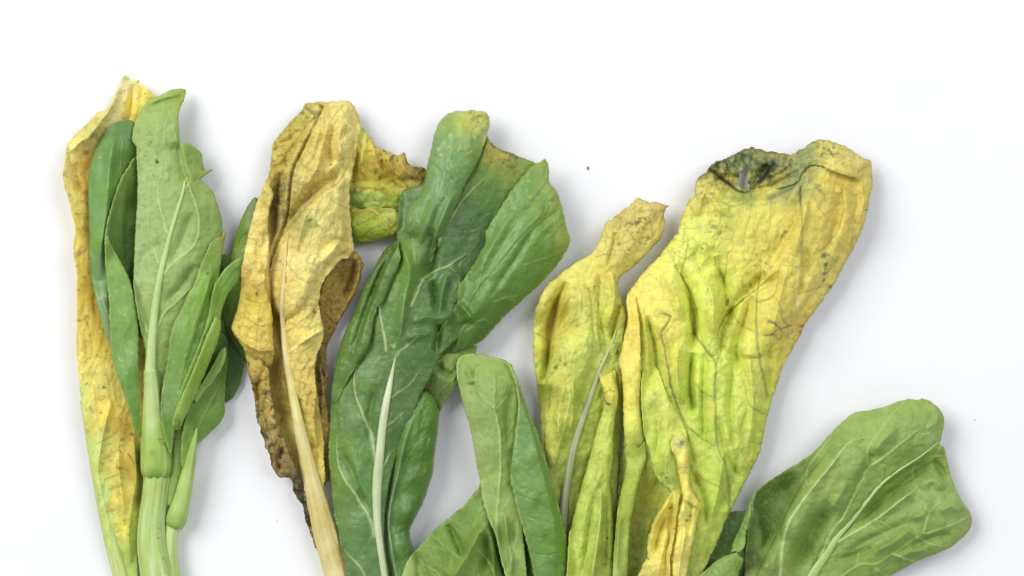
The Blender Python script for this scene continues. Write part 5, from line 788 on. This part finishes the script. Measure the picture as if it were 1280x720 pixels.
bb = patch('blade', by, M_YEL,
    [(868,246),(868,238),(870,228),(874,220),(881,217),(885,210),(894,203),(904,199),(914,195),(921,190),(928,187),(934,186),(940,183),(944,187),(951,186),(958,189),(965,189),(972,191),(980,192),(988,193),(994,192),(1000,187),(1006,185),(1011,180),(1018,176),(1028,174),(1040,177),(1055,182),(1068,190),(1078,197),(1089,202),(1090,215),(1091,230),(1088,246),(1085,262),(1080,280),(1073,298),(1065,314),(1058,326),(1048,345),(1041,358),(1034,366),(1025,380),(1014,395),(1006,406),(1000,420),(986,444),(980,456),(973,475),(968,490),(962,510),(957,530),(953,550),(948,570),(940,586),(930,606),(916,634),(906,655),(896,680),(886,700),(879,715),(870,760),
     (768,760),(770,700),(772,640),(776,590),(780,540),(781,500),(780,460),(782,425),(785,398),(783,382),(785,368),(791,357),(800,345),(809,335),(820,325),(829,314),(838,301),(847,291),(850,276),(853,265),(858,257),(861,251)],
    roll=(14,11), rim=((150,116,64),2.0,.55), en=(1.6,.12), gap=4, ruff=(4,8,11), hole=[(925,215),(931,210),(935,214),(934,224),(936,231),(940,236),(935,238),(928,236),(922,230),(924,222)], **BB)
patch('right_fold', by, M_YEL,
    [(1004,222),(1002,245),(1000,264),(991,290),(979,312),(962,337),(946,356),(929,375),(913,391),(904,401),(899,418),(904,440),(925,452),(955,450),(985,420),(1010,385),(1040,345),(1062,305),(1074,270),(1078,245),(1062,228),(1036,218)],
    en=(.8,.12), add=4.5, bulge=4, tuck=[([(1004,220),(1036,215),(1062,225),(1080,245),(1078,270),(1066,307),(1043,348),(1013,388),(988,424),(958,455),(925,458),(902,444)],10,16)], drape=False, **BB)
patch('middle_fold', by, M_YEL,
    [(850,300),(843,318),(846,334),(856,352),(866,372),(872,395),(876,420),(884,440),(896,452),(905,440),(905,415),(898,395),(893,372),(886,350),(878,330),(872,310),(862,300)],
    en=(.8,.12), add=3.5, bulge=5, tuck=[([(846,304),(856,294),(866,298),(876,312),(886,340),(896,372),(904,400),(910,425),(904,448),(894,456)],9,15)], drape=False, **BB)
patch('folded_tip', by, M_YEL,
    [(1012,180),(1019,177),(1028,175),(1040,178),(1055,183),(1068,191),(1079,198),(1087,203),(1083,208),(1073,214),(1072,221),(1076,225),(1066,223),(1052,219),(1038,214),(1028,208),(1018,206),(1008,210),(1002,216),(998,226),(986,232),(972,236),(956,240),(942,240),(937,235),(946,227),(960,220),(974,211),(985,202),(995,194),(1004,188)],
    en=(1.4,.16), add=3.5, bulge=6, tuck=[([(936,240),(950,243),(965,240)],7,7),([(1030,173),(1056,180),(1080,195),(1090,203)],5,8)], drape=False, **BB)
patch('folded_margin', by, M_YEL,
    [(784,369),(789,362),(794,368),(796,382),(799,402),(800,430),(801,460),(801,490),(801,515),(804,535),(804,550),(798,562),(793,575),(785,566),(781,548),(779,525),(779,495),(777,470),(774,452),(777,438),(780,420),(784,405),(785,392),(783,380)],
    H=[(788,368,62),(793,400,74),(782,420,62),(800,440,68),(788,460,78),(776,455,58),(781,500,64),(792,500,78),(801,500,66),(792,540,72),(785,560,56),(802,548,58),(793,572,50)],
    C=[(788,370,(226,206,96)),(793,400,(226,200,84)),(785,425,(224,204,92)),(797,440,(224,204,96)),(786,455,(226,206,100)),(795,480,(226,212,96)),(784,500,(222,206,84)),(795,520,(216,210,92)),(788,545,(206,206,90)),(798,552,(196,202,92)),(792,570,(190,196,88))],
    roll=(13,9), ridges=[([(790,372),(788,390),(792,410)],-4,3)], wr=[(3.2,24,10,95,84),(1.6,9,7,90,85,1)], net=(9,.6,(196,180,70),.3), mott=[(12,.16,.2,(206,176,60),.5,106),(6,.2,.12,(170,156,90),.6,107,792,420,14)], spots=[(792,419,3,(176,160,90),.5),(782,498,1.4,(170,160,80),.6)], rim=((206,176,80),1.6,.5), en=(.9,.13), seed=51, gap=4, sink=[(788,364,12,9)])
patch('strand', by, M_YEL,
    [(790,552),(798,560),(806,552),(807,575),(802,595),(797,612),(793,632),(789,655),(786,690),(785,720),(784,760),(764,760),(766,715),(768,680),(771,650),(774,622),(779,600),(782,580),(781,562)],
    H=[(786,562,52),(803,562,48),(792,590,56),(776,620,48),(788,630,54),(770,680,46),(780,690,52),(785,740,40),(767,740,42)], C=[(792,575,(178,188,80)),(795,600,(164,176,64)),(782,620,(160,170,60)),(786,650,(150,160,54)),(774,670,(160,176,76)),(772,710,(170,184,92)),(782,720,(140,150,50))],
    roll=(12,8), ridges=[([(776,640),(772,680),(771,730)],5,3)], wr=[(2.4,20,8,100,87)], net=(9,.6,(150,160,60),.3), en=(.8,.13), seed=52, gap=3)
fp = patch('front_fold', by, M_YEL,
    [(803,468),(812,455),(822,462),(828,478),(836,498),(846,516),(855,534),(860,550),(862,575),(862,600),(858,625),(850,632),(843,625),(836,612),(828,606),(820,596),(815,582),(812,565),(806,545),(803,520),(802,492)],
    H=[(804,475,66),(820,465,70),(806,520,66),(825,510,78),(842,515,70),(812,560,62),(835,560,78),(856,550,62),(820,592,54),(842,590,72),(858,600,58),(848,628,52)],
    C=[(808,475,(190,196,74)),(820,475,(206,206,84)),(812,510,(190,196,80)),(830,510,(206,206,92)),(845,530,(210,208,86)),(815,550,(188,198,84)),(835,560,(196,202,86)),(850,560,(206,206,84)),(822,585,(182,192,76)),(842,595,(196,204,96)),(855,605,(190,198,84)),(848,625,(200,202,90))],
    roll=(10,8), ridges=[([(818,500),(822,540),(818,575)],-4,6),([(836,560),(832,585),(836,605)],5,5),([(828,590),(832,610)],-3,4)],
    veins=[vn([(818,575),(822,545),(830,515)],1.4,(164,178,70),.4,-.6),vn([(842,610),(836,580),(840,560)],1.6,(214,214,130),.4,1)],
    wr=[(3.6,24,12,80,89),(2,10,8,80,90,1)], net=(11,.8,(170,176,74),.35), mott=[(10,.15,.2,(170,170,80),.5,108)], spots=[(819,492,3.2,(170,166,110),.7),(819,492,1.4,(110,104,70),.8),(813,508,2.4,(176,176,110),.6),(833,597,2,(110,120,70),.8),(845,540,3,(214,206,90),.5)], rim=((206,208,110),1.6,.4), en=(.9,.13), seed=53, gap=3, sink=[(812,458,22,14)])
patch('yellow_fold', by, M_YEL,
    [(839,552),(844,546),(852,544),(857,548),(860,560),(861,578),(862,598),(864,610),(869,620),(876,629),(877,635),(873,644),(871,656),(868,672),(864,690),(860,710),(856,735),(852,760),(836,760),(839,725),(838,705),(837,694),(842,680),(844,662),(848,642),(852,625),(851,610),(848,592),(846,575),(840,562)],
    H=[(842,552,72),(855,550,72),(852,575,86),(858,600,80),(850,600,78),(865,620,80),(875,631,66),(858,640,86),(868,665,68),(848,660,74),(853,690,80),(840,698,66),(862,700,64),(848,730,74),(845,755,66)],
    C=[(846,552,(206,200,118)),(853,575,(218,208,102)),(856,600,(222,208,94)),(862,615,(226,212,106)),(873,632,(230,212,102)),(858,640,(228,214,106)),(850,660,(226,208,94)),(864,665,(232,216,114)),(848,690,(224,210,112)),(858,700,(226,210,106)),(845,730,(216,202,112))],
    roll=(12,7), ridges=[([(854,620),(866,630),(874,632)],6,4),([(866,622),(862,645),(858,670)],-5,4),([(860,650),(852,690),(846,730)],4,4)],
    veins=[vn([(846,588),(854,584),(861,584)],1.0,(160,130,50),.5,-.5),vn([(860,628),(866,634)],1.2,(160,124,44),.5,-.6)],
    wr=[(3,16,8,100,92),(2,8,6,100,93,1)], net=(9,.7,(206,178,82),.35), mott=[(8,.18,.2,(206,168,72),.5,109)], spots=[(852,555,6.5,(160,146,100),.7),(852,554,3.4,(112,104,84),.85),(859,650,2.2,(110,84,40),.85),(863,645,1.6,(110,84,40),.8),(840,703,2.2,(130,90,40),.8)], rim=((206,174,82),1.5,.4), en=(.8,.12), seed=54, gap=4)
patch('yellow_frill', by, M_YEL,
    [(835,622),(840,614),(847,612),(849,620),(847,634),(845,650),(843,668),(840,684),(837,700),(838,722),(836,760),(792,760),(796,724),(803,706),(809,694),(809,682),(811,668),(816,654),(820,644),(827,634)],
    H=[(838,622,62),(847,618,58),(830,645,66),(845,645,46),(815,665,62),(830,670,64),(842,672,44),(806,702,56),(825,705,64),(838,705,48),(800,735,52),(820,740,60),(835,745,48)],
    C=[(842,620,(214,210,106)),(832,636,(222,208,92)),(822,655,(206,188,78)),(838,655,(206,184,76)),(815,672,(220,208,98)),(830,680,(226,214,114)),(810,695,(214,204,98)),(825,705,(220,202,100)),(803,715,(206,194,106)),(820,725,(206,190,104)),(810,745,(200,192,118))],
    roll=(8,6), ridges=[([(838,626),(826,642),(817,662),(813,690)],5,3),([(832,645),(822,670),(818,695)],-5,4),([(836,660),(828,690),(822,720)],4,4)],
    wr=[(3.6,14,8,115,95),(2.4,7,6,110,96,1)], net=(9,.8,(206,178,82),.35), mott=[(8,.18,.18,(204,176,84),.45,110),(6,.15,.15,(170,156,110),.6,111,822,722,16)], spots=[(838,635,2.2,(84,84,30),.8),(809,697,2.4,(110,90,30),.8),(843,661,1.8,(90,64,20),.8)], rim=((184,156,70),1.6,.6), en=(1.3,.12), ruff=(4,5,12), seed=55, gap=3, drape=True)

# ------------------------------------------------------------------ 10. green leaf at the lower right
gr = thing('green_leaf', 'broad fresh green leaf showing its veined underside, lower right corner', 'leaf', 1030, 690)
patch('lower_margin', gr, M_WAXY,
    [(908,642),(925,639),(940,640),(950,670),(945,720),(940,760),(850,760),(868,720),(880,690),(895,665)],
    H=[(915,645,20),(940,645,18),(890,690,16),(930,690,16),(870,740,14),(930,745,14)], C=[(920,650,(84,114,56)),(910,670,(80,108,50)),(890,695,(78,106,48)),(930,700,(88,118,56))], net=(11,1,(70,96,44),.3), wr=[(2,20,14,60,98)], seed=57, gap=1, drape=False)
GB = dict(H=[(948,615,48),(980,592,46),(1015,570,46),(960,640,16),(940,690,14),(985,615,16),(965,670,10),(1045,540,46),(1090,515,48),(1150,503,44),(1178,525,40),(1035,565,52),(1010,595,52),(1070,540,60),(1120,530,62),(1150,530,58),(995,625,54),(1040,590,66),(1080,570,68),(1120,560,62),(1165,550,48),(978,660,54),(1015,630,68),(1050,610,66),(960,700,52),(995,670,62),(1020,655,50),(1010,690,42),(985,725,44),(1045,650,54),(1080,610,52),(1140,580,42),(1178,565,34),(1050,680,54),(1090,640,48),(1130,610,50),(1180,600,38),(1100,665,58),(1150,640,58),(1195,635,44),(1212,648,30),(1075,690,50),(1120,690,50),(1170,670,50),(1190,680,32),(1130,708,34),(1060,720,48),(1100,722,38),(1030,745,44),(960,745,40)],
    C=[(955,615,(96,124,58)),(980,597,(92,120,54)),(1010,577,(96,126,54)),(950,650,(84,110,50)),(970,640,(86,112,54)),(990,610,(92,118,56)),(945,700,(78,102,46)),(1040,550,(128,156,76)),(1060,530,(146,170,96)),(1090,525,(148,172,90)),(1130,515,(146,172,88)),(1160,510,(144,172,84)),(1172,525,(140,166,84)),(1030,580,(146,170,88)),(1060,570,(150,174,98)),(1100,545,(148,174,96)),(1140,545,(142,168,92)),(1165,545,(146,170,104)),(1010,610,(148,170,90)),(1040,610,(150,174,92)),(1080,585,(140,166,82)),(990,650,(148,172,94)),(1020,635,(140,166,84)),(970,690,(148,172,90)),(950,725,(150,172,90)),  # inner panel at left painted darker to hold its shade in the colour
       (1010,680,(122,150,62)),(1050,640,(134,160,84)),(1040,690,(136,162,80)),(1090,610,(126,154,74)),(1130,580,(118,148,64)),(1150,585,(124,154,74)),(1175,575,(118,146,64)),(1120,610,(112,144,52)),(1090,640,(124,152,70)),(1160,610,(150,172,104)),(1180,620,(142,166,94)),(1140,640,(144,168,96)),(1190,640,(146,170,98)),(1208,650,(142,166,92)),(1110,655,(142,168,92)),(1080,670,(136,162,82)),(1130,675,(138,164,80)),(1170,680,(134,160,82)),(1060,700,(124,150,72)),(1100,700,(132,158,78)),(1130,700,(122,148,68)),(1080,730,(116,144,62)),(1020,730,(142,166,96))] , steps=[([(936,735),(958,690),(975,655),(990,622),(1010,592),(1036,562)],12,3,20),([(1030,688),(1052,660),(1078,632),(1100,608),(1130,586),(1172,560)],-9,3,14)],  # darker greens beside the midrib paint the valley's shade
    ridges=[([(1042,632),(1022,655),(1005,685),(992,720)],-12,13),([(1036,640),(1050,620),(1060,600)],3,6),([(985,640),(972,680),(965,720)],4,7),([(1090,655),(1120,630),(1145,612)],5,8),([(1060,690),(1100,668),(1150,650)],-4,7),([(1165,505),(1172,520),(1160,538)],3,4),([(1140,660),(1120,675),(1090,690)],6,8),([(1070,655),(1100,628),(1130,604),(1165,578)],-8,7),([(1045,700),(1075,692),(1120,668)],-5,6),([(1150,610),(1165,600),(1180,612)],6,8),([(1140,650),(1155,640),(1160,625)],5,8),([(1175,640),(1190,632),(1200,640)],5,7),([(1140,685),(1165,672),(1190,668)],-5,6),([(1120,700),(1140,690),(1160,688)],4,6),([(1165,575),(1175,585),(1182,600)],-5,5),([(1095,560),(1080,590),(1066,612)],-4,6),([(1120,535),(1100,555),(1090,570)],5,8),([(1050,560),(1030,590),(1010,620)],4,8)],
    veins=[vn([(975,735),(977,700),(980,672),(990,646),(1014,612),(1040,580),(1058,556),(1072,545),(1082,525)],4.0,(188,206,140),.85,2.2,t=.35),vn([(1018,600),(1008,606),(1010,585),(1026,562),(1045,540)],1.6,(172,192,122),.5,1),vn([(1060,556),(1075,548),(1088,547)],1.4,(172,192,122),.5,.8),vn([(1040,592),(1055,600),(1075,600)],1.3,(130,156,80),.4,-.6),
           vn([(1022,705),(1040,665),(1055,645),(1065,625),(1075,605),(1086,584),(1102,574),(1122,558),(1148,538)],3.2,(182,202,134),.8,2,t=.45),vn([(1085,583),(1084,565),(1088,555),(1100,538),(1116,518),(1130,503)],2.2,(176,198,124),.65,1.2),vn([(1148,540),(1156,543),(1166,536),(1172,522)],1.6,(178,196,134),.55,1),vn([(1064,628),(1072,636),(1082,632)],1.3,(172,192,122),.5,.8),
           vn([(1038,682),(1060,670),(1085,655),(1110,638),(1130,622),(1142,614),(1150,605)],3.4,(184,204,136),.85,2.2,t=.4),vn([(1135,618),(1150,625),(1162,640),(1172,630),(1185,625)],1.8,(166,188,118),.6,1.2),vn([(1162,640),(1158,655),(1155,667),(1180,660),(1200,652),(1212,645)],2.2,(178,198,126),.7,1.6),vn([(1146,672),(1165,680),(1185,684)],2.0,(174,194,124),.7,1.4),vn([(1115,692),(1130,698),(1145,702)],2.2,(180,198,130),.7,1.5),vn([(1090,650),(1105,655),(1115,662)],1.5,(166,188,114),.55,1),
           vn([(1020,740),(1050,722),(1075,706),(1095,705),(1120,690),(1150,670)],2.4,(164,186,108),.6,1.4),vn([(1090,708),(1100,715),(1110,722)],1.4,(166,188,114),.5,1),vn([(1072,706),(1074,692),(1085,685),(1110,672)],1.4,(166,188,114),.5,1),vn([(1105,635),(1106,625),(1120,614),(1135,606)],1.4,(160,182,106),.5,.9),vn([(1143,600),(1140,590),(1146,578),(1160,572),(1180,570)],1.6,(164,186,112),.55,1),vn([(1145,598),(1165,602),(1184,594)],1.4,(164,186,112),.5,.9),vn([(1095,612),(1110,608),(1125,604)],1.3,(160,182,108),.45,.8),
           vn([(956,700),(945,670),(946,650),(955,632)],1.4,(116,142,78),.5,.8),vn([(968,664),(958,648),(958,630),(970,612)],1.4,(116,142,78),.5,.8),vn([(985,632),(972,618),(978,604)],1.2,(116,142,78),.45,.7),vn([(1000,664),(1012,648),(1028,640)],1.2,(120,146,74),.4,-.7),vn([(1030,700),(1050,690),(1070,690)],1.3,(150,172,100),.45,.8)],
    wr=[(2.6,30,20,130,100),(1.6,12,12,0,101)], net=(15,2.2,(166,188,114),.38), mott=[(24,.1,.3,(126,156,72),.45,115),(9,.25,.15,(160,180,112),.4,116)]  , seed=58)
gb = patch('blade', gr, M_PALE,
    [(946,614),(953,606),(966,598),(980,589),(1000,577),(1015,567),(1030,551),(1045,535),(1060,521),(1072,515),(1090,512),(1110,507),(1125,501),(1140,499),(1148,500),(1152,498),(1160,500),(1167,505),(1175,512),(1180,522),(1180,532),(1177,545),(1175,556),(1180,559),(1183,570),(1187,588),(1192,604),(1198,618),(1205,630),(1212,640),(1215,648),(1213,660),(1205,670),(1191,682),(1180,688),(1165,694),(1145,702),(1131,710),(1116,718),(1100,728),(1085,742),(1075,760),(925,760),(930,725),(932,690),(934,665),(939,642)],
    roll=(10,9), rim=((160,184,106),1.7,.6), en=(.9,.1), gap=4, **GB)
patch('front_panel', gr, M_PALE,
    [(1042,556),(1028,573),(1011,593),(1000,608),(991,624),(983,641),(976,657),(967,675),(958,692),(947,715),(938,738),(934,760),(1000,760),(1010,735),(1022,710),(1036,684),(1050,660),(1066,632),(1080,606),(1090,580),(1085,560),(1065,550)],
    en=(.5,.12), add=4, bulge=4, tuck=[([(1040,552),(1066,546),(1088,556),(1094,580),(1084,608),(1070,634),(1053,663),(1040,686),(1026,712),(1014,738),(1004,764)],9,15)], drape=False, **GB)
tube('midrib', gb, M_STEM, [(1174,552,0.6),(1150,571,1.0),(1122,589,1.4),(1101,606,1.8),(1081,630,2.3),(1062,654,2.9),(1047,671,3.6),(1034,692,4.6),(1020,712,5.8),(1008,735,7),(998,760,7.5)],
     C=[(1170,555,(176,196,128)),(1100,606,(184,204,138)),(1060,655,(178,200,126)),(1020,712,(172,194,118))], on=gb, flat=.65, sink=.42, seed=60, streak=(3,(204,218,164),.5))
patch('folded_margin', gr, M_GREEN,
    [(946,612),(942,620),(940,632),(939,645),(936,655),(933,665),(932,678),(929,687),(920,691),(908,694),(896,700),(886,709),(876,718),(866,732),(850,760),(925,760),(922,735),(924,715),(929,700),(920,690),(914,690),(916,680),(921,668),(927,655),(933,640),(938,624)],
    H=[(944,615,40),(938,645,46),(930,650,40),(931,680,50),(918,682,38),(918,694,52),(895,704,46),(905,715,56),(880,725,42),(905,740,54),(920,740,50),(925,712,48),(870,750,40)],
    C=[(942,620,(100,132,56)),(935,650,(118,152,68)),(925,668,(110,146,58)),(928,685,(130,164,80)),(905,700,(138,168,92)),(890,712,(138,168,94)),(910,720,(128,160,78)),(920,705,(118,152,62)),(890,745,(136,166,90))],
    roll=(8,7), wr=[(2,16,10,60,103)], net=(9,.8,(150,178,104),.25), rim=((190,210,136),1.7,.9), en=(1.0,.18), spots=[(912,702,1.6,(80,100,50),.7)], seed=61, gap=3, drape=True)

# ------------------------------------------------------------------ crumb on the table
def crumb(x, y, r, c, label, seed):
    rng = np.random.default_rng(seed); n = 9
    th = np.linspace(0, 2 * np.pi, n, endpoint=False); V = []; F = []
    for k, (rr, z) in enumerate(((1, 0.15), (.9, .8), (.5, 1.3))):
        for t in th:
            q = rr * r * rng.uniform(.55, 1.15); V.append((x + q * math.cos(t), y + 1.7 * q * math.sin(t), z * r * .7 + .3))
    for k in range(2):
        for j in range(n): F.append((k*n+j, k*n+(j+1) % n, (k+1)*n+(j+1) % n, (k+1)*n+j))
    F.append(tuple(2*n+j for j in range(n)))
    V = np.array(V); o = make('leaf_crumb', to_world(V[:, 0], V[:, 1], V[:, 2]), [f[::-1] for f in F], np.tile(lin(c), (len(V), 1)), M_DRY, None, 0)
    tag(o, label, 'crumb')
crumb(735, 210, 1.7, (150,138,134), 'tiny dark crumb lying on the white table above the yellow leaves', 3)
crumb(1218, 525, .8, (225,225,232), 'faint speck on the white table right of the broad green leaf', 4)
crumb(346, 651, .9, (240,238,228), 'pale speck on the white table left of the tan leaf stalk', 5)
crumb(265, 632, .6, (214,214,212), 'minute grey speck on the white table right of the ribbed plant stem', 6)
